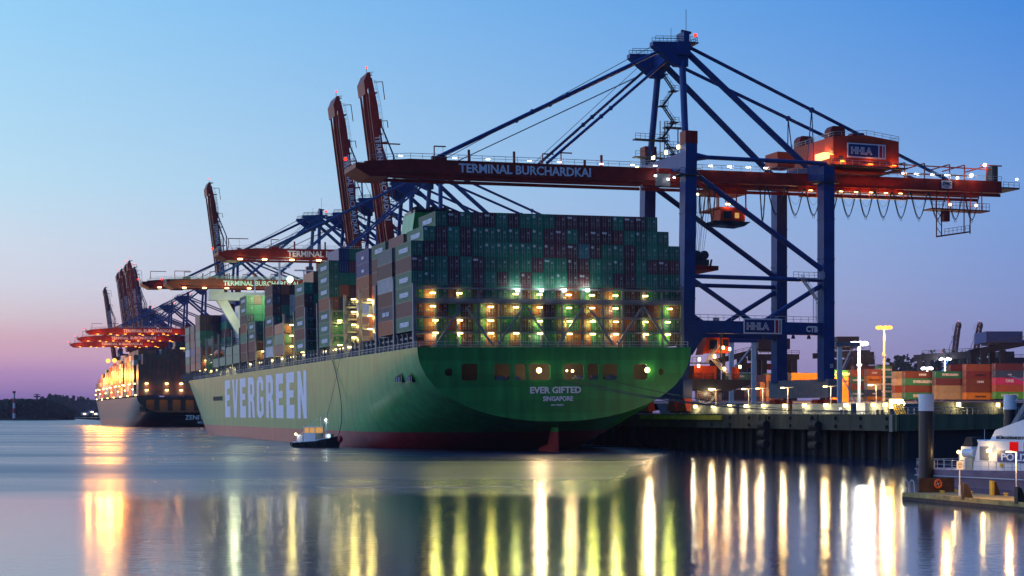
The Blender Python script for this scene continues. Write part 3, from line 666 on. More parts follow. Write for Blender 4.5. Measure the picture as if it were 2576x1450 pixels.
# ================================================================== quay gantry cranes
CT = 57.0                                # centre of the gauge
def P(t, s, z): return (t-CT, s-36.0, z-7.6)
TS, TL, SN, SF = 39.6, 74.6, 25.0, 47.0  # sea / land rail, near / far frame
G1, G2 = 31.6, 40.6                      # the two box girders
def gz(t): return 60.75+.0155*(t-2.7)    # girder centre height
def crane(detail, up, label, s0, t0=0.0, dz=0.0, lit='', theta=None, group='ship-to-shore cranes along the quay'):
    root = thing('gantry_crane', label, 'crane', Wp(CT+t0, s0, 7.6), A, group)
    def part(mb, name, mats, lab=None, par=None):
        o = mb.build(name, mats, par or root)
        if lab: o['label'] = lab
        return o
    # legs
    for s in (SN, SF):
        for t in (TS, TL):
            mb = MB(); w = 2.75
            if t == TS:
                mb.beam(P(t-.1, s, 27), P(t+.5, s, 67.3), w, w+.2, up=(0, 1, 0)); mb.beam(P(t-1.2, s, 16.5), P(t-.1, s, 27), 2.2, 2.4, up=(0, 1, 0), w2=w, h2=w+.2); mb.beam(P(t-1.3, s, 10.6), P(t-1.2, s, 16.5), 2.1, 2.3, up=(0, 1, 0))
                mb.box(*[v for pr in zip(P(t-.98, s-1.45, 67.3), P(t+1.98, s+1.45, 70.1)) for v in pr], mi=1)
            else:
                mb.beam(P(t, s, 15), P(t, s, 64), w, w+.2, up=(0, 1, 0))
            for zz in (22, 33, 43, 52): 
                q = P(t+(-.1 if t == TS else 0)+(zz-27)*.015*(t == TS), s, zz); mb.box(q[0]-1.5, q[0]+1.5, q[1]-1.56, q[1]+1.56, q[2]-.1, q[2]+.1)
            part(mb, 'leg', ['crane_blue', 'crane_red'])
    for s in (SN, SF):
        mb = MB(); mb.beam(P(TS+1, s, 26.9), P(TL-1.2, s, 26.9), 1.8, 2.8); mb.prism([(P(TS+1, 0, 0)[0], 20.5-1.1), (P(TS+4.5, 0, 0)[0], 18.2), (P(TS+1, 0, 0)[0], 13)], P(0, s, 0)[1]-.8, P(0, s, 0)[1]+.8)
        part(mb, 'portal_beam', 'crane_blue')
        mb = MB(); mb.tube(P(TS, s, 38.1), P(TL, s, 38.1), .5, 10); part(mb, 'tie_tube', 'crane_blue'); mb = MB(); mb.tube(P(TS+1, s, 64.6), P(TL, s, 64.8), .48, 10)
        mb.tube(P(TS+1.4, s, 64.6), P(TS+5, s, 64.6), 1.1, 10, r2=.48)
        part(mb, 'tie_tube', 'crane_blue')
        mb = MB(); mb.tube(P(TS+1, s, 61.5), P(TL-1, s, 40.5), .62, 10); part(mb, 'diagonal_brace', 'crane_blue'); mb = MB(); mb.tube(P(TS+1, s, 37.6), P(56.2, s, 28), .55, 10); part(mb, 'diagonal_brace', 'crane_blue'); mb = MB(); mb.tube(P(TL-1, s, 37.0), P(58, s, 28), .55, 10)
        part(mb, 'diagonal_brace', 'crane_blue')
    for t, z in ((TS-1.2, 13), (TL, 13.4)):
        mb = MB(); mb.box(*[v for pr in zip(P(t-1.1, SN-3, z-2.1), P(t+1.1, SF+3, z+2.1)) for v in pr]); part(mb, 'sill_beam', 'grey_steel' if t > 50 else 'crane_blue')
        for s in (SN-2, SN+3.5, SF-3.5, SF+2):
            mb = MB(); mb.prism([(s-36-2.4, 0.6), (s-36+2.4, .6), (s-36+1.2, 3.3), (s-36-1.2, 3.3)], t-CT-.9, t-CT+.9, plane='yz')
            for q in (-1.8, -.6, .6, 1.8): mb.tube((t-CT-.3, s-36+q, .45), (t-CT+.3, s-36+q, .45), .42, 10, mi=1)
            part(mb, 'bogie', ['crane_orange', 'dark_steel'])
    # upper cross beams, over the girders
    for t, z in ((TS+.3, 64.0), (TL, 63.4)):
        mb = MB(); mb.box(*[v for pr in zip(P(t-1.2, SN+1, z-2), P(t+1.2, SF-1, z+1.6)) for v in pr]); part(mb, 'cross_beam', 'crane_blue')
    # A-frame and apex
    for s1, s2 in ((SN+1, 30.5), (SF-1, 43)):
        mb = MB(); mb.tube(P(TS+.3, s1, 65), P(TS+1.4, s2, 89), .75, 12); part(mb, 'mast', 'crane_blue')
        mb = MB(); mb.tube(P(TS+2, s2, 89.5), P(TL-3.4, s1+(2 if s1 < 36 else -2), 64.5), .72, 12); part(mb, 'back_leg', 'crane_blue')
    mb = MB(); mb.box(*[v for pr in zip(P(TS-.2, 28.8, 88), P(TS+2.8, 45, 91)) for v in pr]); mb.box(*[v for pr in zip(P(TS+1.2, 29, 91), P(TS+2.6, 33, 93.4)) for v in pr])
    for s in (30.3, 43.2):
        y = s-36; mb.prism([(P(TS-6.2, 0, 0)[0], 90.6-7.6), (P(TS-6.2, 0, 0)[0], 89.7-7.6), (P(TS-.5, 0, 0)[0], 85.6-7.6), (P(TS+2.5, 0, 0)[0], 85.6-7.6), (P(TS+2.5, 0, 0)[0], 91-7.6), (P(TS, 0, 0)[0], 91-7.6)], y-.9, y+.9)
    part(mb, 'apex_head', 'crane_blue')
    mb = MB()
    for s in (30.3, 43.2): mb.rail([P(TS-5.6, s-1, 90.7), P(TS+2, s-1, 91.2)], 1.1, 1.6, .05); mb.rail([P(TS-5.6, s+1, 90.7), P(TS+2, s+1, 91.2)], 1.1, 1.6, .05)
    part(mb, 'apex_platform', 'dark_steel'); mb = MB(); mb.rail([P(TS+2.8, 29, 91), P(TS+4.5, 29, 91), P(TS+4.5, 33, 91)], 1.2, 1, .05); mb.box(*[v for pr in zip(P(TS+2.6, 28.5, 90.7), P(TS+4.6, 33.5, 91)) for v in pr])
    mb.beam(P(TS+2.2, 30, 91), P(TS+2.2, 30, 98.5), .1); mb.beam(P(TS-1.5, 30, 91), P(TS-1.5, 30, 94), .08); mb.beam(P(TS+1, 30, 93.6), P(TS+3.4, 30, 93.3), .5)
    part(mb, 'apex_gallery', 'dark_steel')
    mb = MB(); mb.ball((0, 0, 0), .45, 8); o = part(mb, 'beacon', 'lamp_red'); o.location = P(TS+4, 29, 92.6)
    # land side girders
    mb = MB()
    tail = 126.6
    for g in (G1, G2):
        mb.beam(P(35.5, g, gz(35.5)), P(tail, g, gz(tail)), 1.3, 2.8); mb.beam(P(35.5, g, gz(35.5)-2), P(tail, g, gz(tail)-2), .35, .7)
    for t in range(37, 126, 4): q = P(t, G1, gz(t)); mb.box(q[0]-.06, q[0]+.06, q[1]-.72, q[1]-.6, q[2]-1.35, q[2]+1.35)
    for t in range(38, 127, 11): mb.beam(P(t, G1, gz(t)+.6), P(t, G2, gz(t)+.6), .6, .8)
    part(mb, 'main_girder', 'crane_red')
    mb = MB(); mb.rail([P(41.5, G1-.6, gz(41.5)+1.4), P(tail, G1-.6, gz(tail)+1.4)], 1.15, 2.4, .05); mb.rail([P(41.5, G2, gz(41.5)+1.4), P(tail, G2, gz(tail)+1.4)], 1.15, 2.4, .05); part(mb, 'railing', 'galv')
    # boom, its own origin at the hinge
    hx = P(35.0, 36.1, gz(35.0))
    mb = MB(); LB_ = 69.0
    for y in (-4.5, 4.5):
        mb.beam((0, y, 0), (-57, y, 0), 1.3, 2.8); mb.beam((-57, y, 0), (-67, y, -.1), 1.3, 2.8, w2=1.2, h2=1.3)
        mb.beam((0, y, -2), (-66, y, -1.9), .35, .7); mb.box(-52.2, -49, y-.55, y+.55, 1.4, 2.2)
    for x in range(-4, -64, -9): mb.beam((x, -4.5, .5), (x, 4.5, .5), .6, .8)
    mb.box(-LB_, -64.5, -5.3, 5.3, -.9, .15); mb.prism([(-69, -.9), (-64, -.9), (-61.5, -2.6), (-66, -2.6)], -5.2, 5.2)
    boom = part(mb, 'boom', 'crane_red'); boom.location = hx
    mb = MB()
    for y in (-5.1, 5.1): mb.rail([(-1, y, 1.42), (-57, y, 1.42), (-66, y, .7)], 1.15, 2.6, .05)
    mb.rail([(-LB_, -5.2, .2), (-LB_, 5.2, .2)], 1.1, 2, .05)
    part(mb, 'railing', 'galv', par=boom)
    mb = MB()
    for x, h in ((-51.5, 2.9), (-22.5, 2.6), (-26.8, 2.2), (-65.5, 3.0)): mb = MB(); mb.beam((x, -4.2, 1.3), (x, -4.2, 1.5+h), .22); mb.beam((x, -4.2, 1.5+h), (x+2.6 if x > -60 else x+6.5, -4.2, 1.5+h), .25); part(mb, 'davit', 'crane_orange' if detail else 'crane_red', par=boom)
    for x in (-33.5, -13.5+.5, -43.8, -17): mb = MB(); mb.beam((x, -4.4, 1.3), (x, -4.4, 3.9 if x != -17 else 2.6), .5, .35); part(mb, 'stay_bracket', 'crane_orange' if detail else 'crane_red', par=boom)
    o = lettering(boom, 'TERMINAL BURCHARDKAI', 3, 'letter_white', (0, 0, 0), bold=.025)
    x0, x1 = inv_t(1155, 31)-35, inv_t(1487, 31)-35
    fit(o, x1-x0, 2.0); o.location = ((x0+x1)/2, -5.2, -1.1)
    th = theta if theta is not None else (radians(82.4) if up else radians(-.89)); boom.rotation_euler = (0, th, 0)
    def bp(x, y, z):      # a boom point in the frame of the root
        return Vector(hx)+Matrix.Rotation(th, 3, 'Y') @ Vector((x, y, z))
    # forestays
    if not up:
        for y, s in ((-4.5, 30.3), (4.5, 43.2)):
            mb = MB(); a, b_ = bp(-51, y, 2.0), Vector(P(TS-4.5, s, 88.6)); mb.tube(a, b_, .38, 8); m1 = a.lerp(b_, .42); m2 = a.lerp(b_, .58)
            for m_ in (m1, m2): mb.ball(m_, .62, 8)
            part(mb, 'forestay', 'crane_blue'); mb = MB(); a, b_ = bp(-26, y, 1.6), Vector(P(TS-2.5, s, 86.8)); mb.tube(a, b_, .33, 8)
            for q in (.45, .53): mb.ball(a.lerp(b_, q), .55, 8)
            part(mb, 'forestay', 'crane_blue')
        mb = MB()
        for y, s in ((-3.5, 30.3), (-3.0, 30.6), (3.5, 43.2)):
            mb.tube(bp(-49, y, 1.8), P(TS-5.5, s, 90), .06, 4); mb.tube(bp(-46, y, 1.6), P(TS-3, s, 86), .06, 4); mb.tube(bp(-27.5, y, 1.6), P(TS-4, s, 87.6), .06, 4)
        part(mb, 'hoist_rope', 'cable')
    else:
        for y, s in ((-4.5, 30.3), (4.5, 43.2)):
            mb = MB(); a, b_ = bp(-51, y, 1.6), Vector(P(TS-4.5, s, 88.6)); k = a.lerp(b_, .5)+Vector((2.2, 0, 0)); mb.tube(a, k, .3, 6); mb.tube(k, b_, .3, 6)
            part(mb, 'forestay', 'crane_blue')
        mb = MB()
        for y, s in ((-3.5, 30.3), (3.0, 42.6), (3.5, 43.2)): mb.tube(bp(-49, y, 2.4), P(TS-1, s, 91), .09, 4)
        part(mb, 'hoist_rope', 'cable')
        mb = MB()
        for a_, b_, q in ((0, -18, 1), (-20, -38, 1), (-40, -62, 1)): mb.rail([(a_-1, 4.5, 2.7), (b_, 4.5, 2.7)], 1.0, 2.0, .07)
        for x in (-63, -48): mb.box(x-.2, x+.1, 3, 6, 1.4, 4.2)
        part(mb, 'boom_ladder', 'dark_steel', par=boom)
        mb = MB()
        for x in range(-8, -64, -6): mb.box(x-.7, x+.2, -3.9, -3.3, -1.46, -1.3)
        part(mb, 'marker_light', 'marker', par=boom)
        mb = MB(); mb.beam((-68, 0, 0), (-71.2, 0, .3), .15); mb.beam((-68.5, 3, 0), (-69.5, 3, 3), .3); o = part(mb, 'tip_frame', 'dark_steel', par=boom)
    mb = MB(); mb.ball((0, 0, 0), .38, 8); o = part(mb, 'beacon', 'lamp_red', par=boom); o.location = (-71.6, 0, .4) if up else (-70.5, -2.5, 1.2)
    # backstays
    mb = MB()
    for s, g in ((30.3, G1), (43.2, G2)):
        a, b_ = Vector(P(TS+3, s, 90.2)), Vector(P(111.5, g, gz(111.5)+1.4)); mb.tube(a, b_, .42, 8)
        h = a.lerp(b_, .46); mb.ball(h, .7, 8); f = P(CT+h.x+1.2, g, gz(80)+2.2)
        mb.tube(h, (h.x-1.0, g-36, gz(78)+1.4-7.6), .14, 5); mb.tube(h, (h.x+1.2, g-36, gz(78)+1.4-7.6), .14, 5)
    part(mb, 'backstay', 'crane_blue')
    # machinery house
    mb = MB(); h0, h1 = 64.9, 71.6; xa, xb = P(76.8, 0, 0)[0], P(94.2, 0, 0)[0]; ya, yb = 25.5-36, 46.5-36
    mb.prism([(xa, h0-7.6), (xb, h0-7.6), (xb, h1-8.2), ((xa+xb)/2, h1-7.2), (xa, h1-7.9)], ya, yb)
    mb.prism([(xa+.6, h0-8.2), (xb-.4, h0-8.2), (xb-3, gz(90)-5.9), (xa+5, gz(90)-5.9)], ya+3, yb-3, mi=0)
    mb.box(xa-1.2, xb+1.4, ya-1.4, ya-.002, h0-8.1, h0-7.8, 1); mb.box(xb+.002, xb+1.4, ya, yb, h0-8.1, h0-7.8, 1); mb.box(xa-1.2, xa-.002, ya, yb, h0-8.1, h0-7.8, 1)
    house = part(mb, 'machinery_house', ['crane_orange', 'dark_steel'])
    for x, y in ((xa+2.2, ya+3), (xb-6, ya+9), (xa+2, yb-4)):
        mb = MB(); mb.prism([(x-1.9, 63.4), (x+1.9, 63.4), (x+1.9, 65.6), (x+1.2, 66.4), (x-1.2, 66.4), (x-1.9, 65.6)], y-1.4, y+1.4)
        part(mb, 'roof_vent', 'crane_red', par=house)
    mb = MB(); mb.rail([(xa, yb, 63.6), (xa, ya, 63.6), ((xa+xb)/2, ya, 64.4), (xb, ya, 63.4), (xb, yb, 63.4)], 1.1, 2, .045); mb.rail([(xa-1.2, ya-1.3, h0-7.8), (xb+1.3, ya-1.3, h0-7.8)], 1.1, 1.8, .045); part(mb, 'railing', 'galv', par=house)
    if detail:
        logo_sign(house, ((xa+xb)/2-.0, ya-.1, h0-7.6+1.75), 10.2, 3.35)
        mb = MB(); mb.box(xa+1.6, xa+2.6, ya-.12, ya-.01, h0-7.8, h0-5.7); part(mb, 'door', 'dark_steel', par=house)
        for x, z, p in ((xa+2.1, h0-6.9, 200), ((xa+xb)/2+.8, h0-7.2, 200), (xb-1.6, h0-7.2, 200), (xa-.8, h0-5.5, 120)):
            mb = MB(); mb.box(-.5, .5, -.12, .12, -.1, .1); o = part(mb, 'lamp', 'lamp_orange', par=house); o.location = (x, ya-.5, z); light(root, (x, ya-.75, z-.1), p*1.5, '#ff9a3a', .15)
        light(root, (xa-1.5, ya+8, h0-5.5), 500, '#ff9a3a', .2); light(root, (xa-1.0, ya+2.5, h0-4.5), 250, '#ffd08a', .2)
        mb = MB(); mb.box(xa-2.1, xa-.5, ya+.8, ya+4.6, h0-6.2, h0-4.9); part(mb, 'lit_cabinet', 'window_lit', par=house)
        mb = MB(); mb.box(P(66, 0, 0)[0], P(70.5, 0, 0)[0], -4, 2, 57.2, 60.6); part(mb, 'machinery_box', 'crane_orange')
    # cable loops under the girder
    if detail:
        xs = [inv_t(x, 31) for x in (1886, 1903, 1917, 1943, 1972, 2004, 2034, 2070, 2103, 2150, 2199, 2248, 2299, 2350, 2401, 2440)]
        xs = [44.5, 47, 49.5, 60, 62.0, 67.0, 71.8, 76.6, 81, 85.8, 90.4, 95.2, 100, 105.1, 110.3, 115, 119.6]
        for a_, b_ in zip(xs[:-1], xs[1:]):
            if b_-a_ > 8: continue
            mb = MB(); dep = 5.6 if b_-a_ > 3 else 7.2; za = gz((a_+b_)/2)-2.6
            for off, dd in ((-.12, 0), (.12, .25), (0, -2.3)):
                pts = []
                for j in range(13):
                    q = j/12; zz = za-(dep+dd)*(1-abs(2*q-1)**2.2); pts.append(P(a_+.35+(b_-a_-.7)*(.5+(q-.5)*(1-.25*(1-abs(2*q-1)**2))), G1-1.7+off, zz))
                mb.path(pts, .09 if dd > -1 else .03, 5)
            mb.tube(P(a_, G1-1.7, za+.5), P(a_, G1-1.7, za-.3), .35, 6); mb.ring(P((a_+b_)/2, G1-1.7, za-dep-.5), .3, .05, 'y', 10, 4)
            part(mb, 'festoon_loop', 'cable')
        # lit gallery hung below the girder
        mb = MB(); ta, tb = 70.5, 98.5
        mb.beam(P(ta, G1-2.1, gz(ta)-4.1), P(tb, G1-2.1, gz(tb)-4.1), 1.3, .2); mb.beam(P(ta, G1-.8, gz(ta)-1.5), P(tb, G1-.8, gz(tb)-1.5), .25, .25)
        for j in range(13): t = ta+(tb-ta)*j/12; mb.beam(P(t, G1-1.5, gz(t)-4.1), P(t, G1-1.5, gz(t)-1.4), .14)
        mb.rail([P(ta, G1-2.7, gz(ta)-4), P(tb, G1-2.7, gz(tb)-4)], 1.0, 1.4, .04); part(mb, 'service_gallery', 'crane_orange')
        for j in range(7):
            t = 73+j*4.0; mb = MB(); mb.box(-.42, .42, -.12, .12, -.07, .07); o = part(mb, 'lamp', 'lamp_warm'); o.location = P(t, G1-2.5, gz(t)-2.7); light(root, P(t, G1-1.6, gz(t)-3.0), 190, '#ff9448', .15)
        for j, t in enumerate([-24, -12, -4.5, 5, 12, 22, 29.5, 35]):
            mb = MB(); mb.box(-.55, .55, -.2, .2, -.1, .1); o = part(mb, 'lamp', 'lamp_white'); o.location = P(t, G1+.1, gz(t)+2.0); o.scale = (.7, 1, .8); light(root, P(t, G1-.1, gz(t)+1.8), 25, '#e8f4ff', .1)
        for j, t in enumerate([44, 48.8, 53.5, 58.2, 62.8, 99.5, 103, 107.5, 111.5]):
            mb = MB(); mb.box(-.4, .4, -.15, .15, -.1, .1); o = part(mb, 'lamp', 'lamp_white'); o.location = P(t, G1+.2, gz(t)+2.5); light(root, P(t, G1-1.0, gz(t)+2.3), 60, '#fff0d0', .12)
        for t, z, p in ((118, 2.6, 200), (121.8, 5.2, 160), (131, 2.0, 60), (114, 1.8, 60)):
            mb = MB(); mb.ball((0, 0, 0), .42 if p > 110 else .3, 8); o = part(mb, 'lamp', 'lamp_white' if p < 300 else 'lamp_warm'); o.location = P(t, G1-.6, gz(t)+z); light(root, P(t, G1-1.6, gz(t)+z-.3), p, '#ffe2b0', .2)
        # pipe frames and tail platform
        mb = MB()
        for t in (99.5, 105, 112, 116.2, 122.5):
            mb.beam(P(t, G1-.3, gz(t)+1.4), P(t, G1-.3, gz(t)+5.0), .22); mb.beam(P(t, G1-.3, gz(t)+5.0), P(t-3.4, G1+4, gz(t)+3.9), .25)
        mb.beam(P(95, G1, gz(95)+4.6), P(125, G1, gz(125)+4.2), .25); mb.beam(P(95, G2, gz(95)+3.9), P(125, G2, gz(125)+4), .25); mb.beam(P(121, G1, gz(121)+5.2), P(127, G1, gz(127)+5.2), .3)
        part(mb, 'pipe_frame', 'crane_orange')
        mb = MB(); mb.box(*[v for pr in zip(P(126.6, G1-1, gz(126)-.4), P(131.5, G2+1, gz(126)-.0)) for v in pr]); mb.rail([P(126.8, G1-1, gz(126)), P(131.4, G1-1, gz(126))], 1.2, 1.2, .05); mb.box(*[v for pr in zip(P(124, G1-.5, gz(124)+1.4), P(125.6, G1+2, gz(124)+5)) for v in pr]); part(mb, 'tail_platform', 'dark_steel')
        mb = MB(); ta, tb = 107.5, 121
        mb.box(*[v for pr in zip(P(105.5, G1-3, gz(108)-6.2), P(121.5, G1+1, gz(108)-5.9)) for v in pr]); mb.rail([P(105.5, G1-2.8, gz(108)-5.9), P(121.5, G1-2.8, gz(108)-5.9)], 1.6, .9, .05)
        for t in (107.2, 110.4, 114.9, 116.8, 119.9): mb.beam(P(t, G1-2, gz(t)-1.4), P(t, G1-2, gz(t)-6.1), .2)
        zb = gz(108)-12.6
        for t in (107.2, 108.6, 114.9, 116.6): mb.beam(P(t, G1-2, gz(108)-6), P(t, G1-2, zb+(1 if t > 112 else 0)), .2)
        for z in (2.4, 4.4, 6.4): mb.beam(P(107.2, G1-2, gz(108)-4-z), P(108.6, G1-2, gz(108)-5.6-z), .12)
        mb.beam(P(107.2, G1-2, zb), P(116.6, G1-2, zb+1.5), .5, .35); mb.rail([P(109.5, G1-2, zb+.6), P(116.4, G1-2, zb+1.7)], 1.3, 1, .05); mb.box(*[v for pr in zip(P(109, G1-2.5, gz(108)-8.9), P(110.6, G1-1, gz(108)-6.4)) for v in pr])
        part(mb, 'service_cradle', 'crane_red')
        for t in (110.3, 117.6): 
            mb = MB(); mb.ball((0, 0, 0), .33, 8); o = part(mb, 'lamp', 'lamp_warm'); o.location = P(t, G1-3, gz(t)-5); light(root, P(t, G1-2.6, gz(t)-4.2), 110, '#ffa860', .15)
        mb = MB(); mb.box(-1.45, 1.45, -.06, 0, -.95, .95); sg = part(mb, 'maker_plate', 'letter_white'); sg.location = P(110.9, G1-.75, gz(111)+.1)
        l = lettering(sg, 'ZPMC', 1.1, 'letter_black', (0, -.08, -.2), bold=.02); fit(l, 2.4, .85); mb = MB(); mb.box(-.6, .6, -.09, -.06, -.65, -.45); part(mb, 'caption_mark', 'letter_red', par=sg)
        # trolley and operator cabin
        mb = MB(); mb.box(*[v for pr in zip(P(50, G1+1, 58.0), P(58.5, G2-1, 59.6)) for v in pr]); mb.box(*[v for pr in zip(P(50.3, G1-.4, 54.3), P(57.8, G2+.5, 54.7)) for v in pr])
        for t in (50.3, 52.5, 55.2, 57.6): mb.beam(P(t, G1, 54.5), P(t, G1, 59.5), .25); mb.beam(P(t, G2, 54.5), P(t, G2, 59.5), .25)
        part(mb, 'trolley', 'crane_orange')
        mb = MB(); mb.prism([(P(49.5, 0, 0)[0], 51.5-7.6), (P(58.5, 0, 0)[0], 51.5-7.6), (P(56.8, 0, 0)[0], 50.4-7.6), (P(50.5, 0, 0)[0], 50.6-7.6)], -5.2, 0, 1); mb.box(*[v for pr in zip(P(50.8, 30.8, 51.6), P(57, 35.8, 54.2)) for v in pr]); mb.box(*[v for pr in zip(P(51.6, 30.6, 52.1), P(53.4, 30.79, 53.7)) for v in pr], mi=1)
        part(mb, 'operator_cabin', ['crane_orange', 'glass_dark'])
        mb = MB(); mb.box(*[v for pr in zip(P(54.4, 30.6, 52.2), P(55.4, 30.79, 53.4)) for v in pr]); part(mb, 'cabin_window', 'window_warm')
        for t, z in ((52.6, 55.3), (57.8, 53.4), (45, 57.2)): 
            mb = MB(); mb.box(-.5, .5, -.2, .2, -.15, .15); o = part(mb, 'lamp', 'lamp_warm'); o.location = P(t, G1-.8, z); light(root, P(t, G1-1.2, z-.3), 130, '#ff9a50', .15)
        mb = MB()
        for t1, t2 in ((46.5, 46.7), (47.4, 47.2), (48.4, 47.8), (49.2, 48.6), (50, 49.0)): mb.tube(P(t1+1, 36, 58), P(t2, 36, 44.5), .05, 4); mb.tube(P(t1+1, 39, 58), P(t2, 38, 44.5), .05, 4)
        part(mb, 'hoist_rope', 'cable')
        mb = MB()
        for t in (45.0, 47.0, 49.0): mb.tube(P(t, 35.2, 44.0), P(t, 38.8, 44.0), 1.05, 12)
        mb.box(*[v for pr in zip(P(44.2, 35, 41.7), P(50, 39, 43)) for v in pr]); mb.box(*[v for pr in zip(P(44, 31, 40.2), P(50.4, 43, 41.2)) for v in pr], mi=1); mb.beam(P(50.2, 35, 41), P(50.6, 35, 43), .35); mb.beam(P(47, 37, 44), P(47, 37, 46.2), .3)
        part(mb, 'spreader', ['dark_steel', 'crane_red'])
        # stair tower up the A-frame
        mb = MB(); zz = 64.5; d = 1; tA, tB = TS+2.6, TS+5.4
        for k in range(7):
            a_ = (tA if d > 0 else tB); b2 = (tB if d > 0 else tA); nz = zz+3.7; mb.stair(P(a_, 43.5, zz), P(b2, 43.5, nz), .9)
            mb.box(*[v for pr in zip(P(b2-1.0, 42.6, nz-.12), P(b2+1.0, 44.8, nz)) for v in pr]); mb.rail([P(b2-1, 42.6, nz), P(b2+1, 42.6, nz)], 1.1, 1, .045); zz = nz; d = -d
        for t in (tA-.2, tA+.9, tA+1.6): mb.beam(P(t, 44.5, 62), P(t, 44.5, 76), .16)
        for z, a_, b2 in ((71.3, -4.6, 4), (67.2, -4.6, 3.5), (74.5, 3, 8), (69.8, 3.5, 8)): mb.box(*[v for pr in zip(P(TS+a_, 42.8, z-.25), P(TS+b2, 44.6, z)) for v in pr]); mb.rail([P(TS+a_, 42.8, z), P(TS+b2, 42.8, z)], 1.2, 1.2, .045)
        for t in (6.5, 7.6): mb.beam(P(TS+t, 43.5, 64), P(TS+t, 43.5, 74.5), .22)
        part(mb, 'stair_tower', 'dark_steel')
        mb = MB(); mb.rail([P(TS-1.5, SN+2, 65.7), P(TS-1.5, SF, 65.7)], 1.2, 1.4, .05); mb.rail([P(TS-4, 44, 62.8), P(TS-4, 48, 62.8), P(TS-1, 48, 62.8)], 1.2, 1.2, .05); mb.box(*[v for pr in zip(P(TS-4.2, 44, 62.4), P(TS-1, 48.2, 62.8)) for v in pr])
        mb.box(*[v for pr in zip(P(TS-2.6, SN-2.0, 60.2), P(TS+2.6, SN+2, 60.5)) for v in pr]); mb.rail([P(TS-2.5, SN-2, 60.5), P(TS+2.5, SN-2, 60.5)], 1.2, 1.2, .05)
        part(mb, 'walkway', 'dark_steel'); mb = MB(); mb.box(*[v for pr in zip(P(TL-2.4, SN-2.0, 60.2), P(TL+2.4, SN+2, 60.5)) for v in pr]); mb.rail([P(TL-2.4, SN-2, 60.5), P(TL+2.4, SN-2, 60.5)], 1.2, 1.2, .05)
        part(mb, 'walkway', 'dark_steel')
        for s_, z, t in ((27.5, 67, TS-.9), (34, 66.8, TS-.9), (41, 66.7, TS-.9), (46.5, 65.0, TS-2.6)):
            mb = MB(); mb.box(-.25, .25, -.3, .3, -.4, .4); o = part(mb, 'lamp', 'lamp_warm'); o.location = P(t, s_, z); light(root, P(t-.7, s_-.4, z-.3), 60, '#fff0d0', .12)
        mb = MB(); mb.box(*[v for pr in zip(P(34.6, G1-1.0, 58.6), P(38.2, G1-.7, 61.4)) for v in pr]); part(mb, 'hinge_bracket', 'grey_steel')
        for t, z in ((34.2, 60.7), (37.3, 60.1), (38.8, 60.6)): 
            mb = MB(); mb.box(-.25, .25, -.1, .1, -.18, .18); o = part(mb, 'lamp', 'lamp_white'); o.location = P(t, G1-1.8, z); light(root, P(t, G1-2.5, z), 22, '#f0f4e0', .15)
        # portal beam furniture
        mb = MB(); mb.rail([P(TS+1, SN-.7, 28.35), P(TL-1, SN-.7, 28.35)], 1.25, 1.9, .05); mb.box(*[v for pr in zip(P(46, SN-.6, 28.3), P(47.3, SN, 29.0)) for v in pr])
        mb.stair(P(67.6, SN-1.6, 38), P(71.5, SN-1.6, 33.3), .8); mb.box(*[v for pr in zip(P(66.4, SN-2.2, 38.1), P(72.8, SN-1.4, 38.3)) for v in pr]); mb.rail([P(65, SN-2.2, 38.3), P(73, SN-2.2, 38.3)], 1.3, 1.3, .05)
        for q in (70.4, 71.2): mb.beam(P(q, SN-1.6, 28.3), P(q, SN-1.6, 35.5), .1)
        for k in range(18): mb.beam(P(70.4, SN-1.6, 28.5+k*.4), P(71.2, SN-1.6, 28.5+k*.4), .07)
        part(mb, 'leg_ladder', 'galv')
        sgn = logo_sign(root, P(57.9, SN-1.0, 25.55), 9.6, 3.4)
        l = lettering(root, 'CTB', 2.2, 'letter_white', P(70.4, SN-1.0, 26.2), bold=.05); fit(l, 3.0, 1.45)
        mb = MB(); mb.box(-.62, .62, -.04, 0, -.7, .7); pl = part(mb, 'number_plate', 'sign_blue'); pl.location = P(TL+.55, SN-1.5, 18.5); l = lettering(pl, '25', 1.2, 'letter_white', (0, -.08, -.42), bold=.02); fit(l, .85, .85)
        # lashing platform with cabin and stairs below the portal
        mb = MB(); mb.box(*[v for pr in zip(P(TS, 31, 14.2), P(58.5, 38, 15.4)) for v in pr]); mb.prism([(P(TS, 0, 0)[0], 13.3-7.6), (P(52.5, 0, 0)[0], 12.6-7.6), (P(58.5, 0, 0)[0], 14.2-7.6), (P(TS, 0, 0)[0], 14.2-7.6)], -5, 2)
        for t in (43, 46, 49, 52, 55, 58): mb.beam(P(t, 31, 15.4), P(t, 31, 17), .12)
        mb.rail([P(44, 31, 15.4), P(58.5, 31, 15.4)], 1.2, 1.4, .05); mb.beam(P(53.2, 34, 15.4), P(53.2, 34, 26), .55); mb.beam(P(51.2, 31.5, 20), P(51.2, 31.5, 26), .3)
        mb.box(*[v for pr in zip(P(44, 31.5, 19.0), P(49.2, 34, 19.2)) for v in pr]); mb.rail([P(44, 31.5, 19.2), P(46.2, 31.5, 19.2)], 1.2, 1, .05)
        part(mb, 'lashing_platform', 'dark_steel')
        mb = MB(); mb.prism([(P(47.6, 0, 0)[0], 21.4-7.6), (P(53.3, 0, 0)[0], 21.4-7.6), (P(53.3, 0, 0)[0], 24.9-7.6), (P(47.6, 0, 0)[0], 24.9-7.6), (P(46.6, 0, 0)[0], 21.0-7.6)], -4.5, -.8); mb.box(*[v for pr in zip(P(48.4, 31.3, 22.2), P(50.2, 31.49, 24.3)) for v in pr], mi=1); mb.box(*[v for pr in zip(P(51.8, 31.3, 22.9), P(53.0, 31.49, 24.3)) for v in pr], mi=1); part(mb, 'checker_cabin', ['crane_orange', 'glass_dark'])
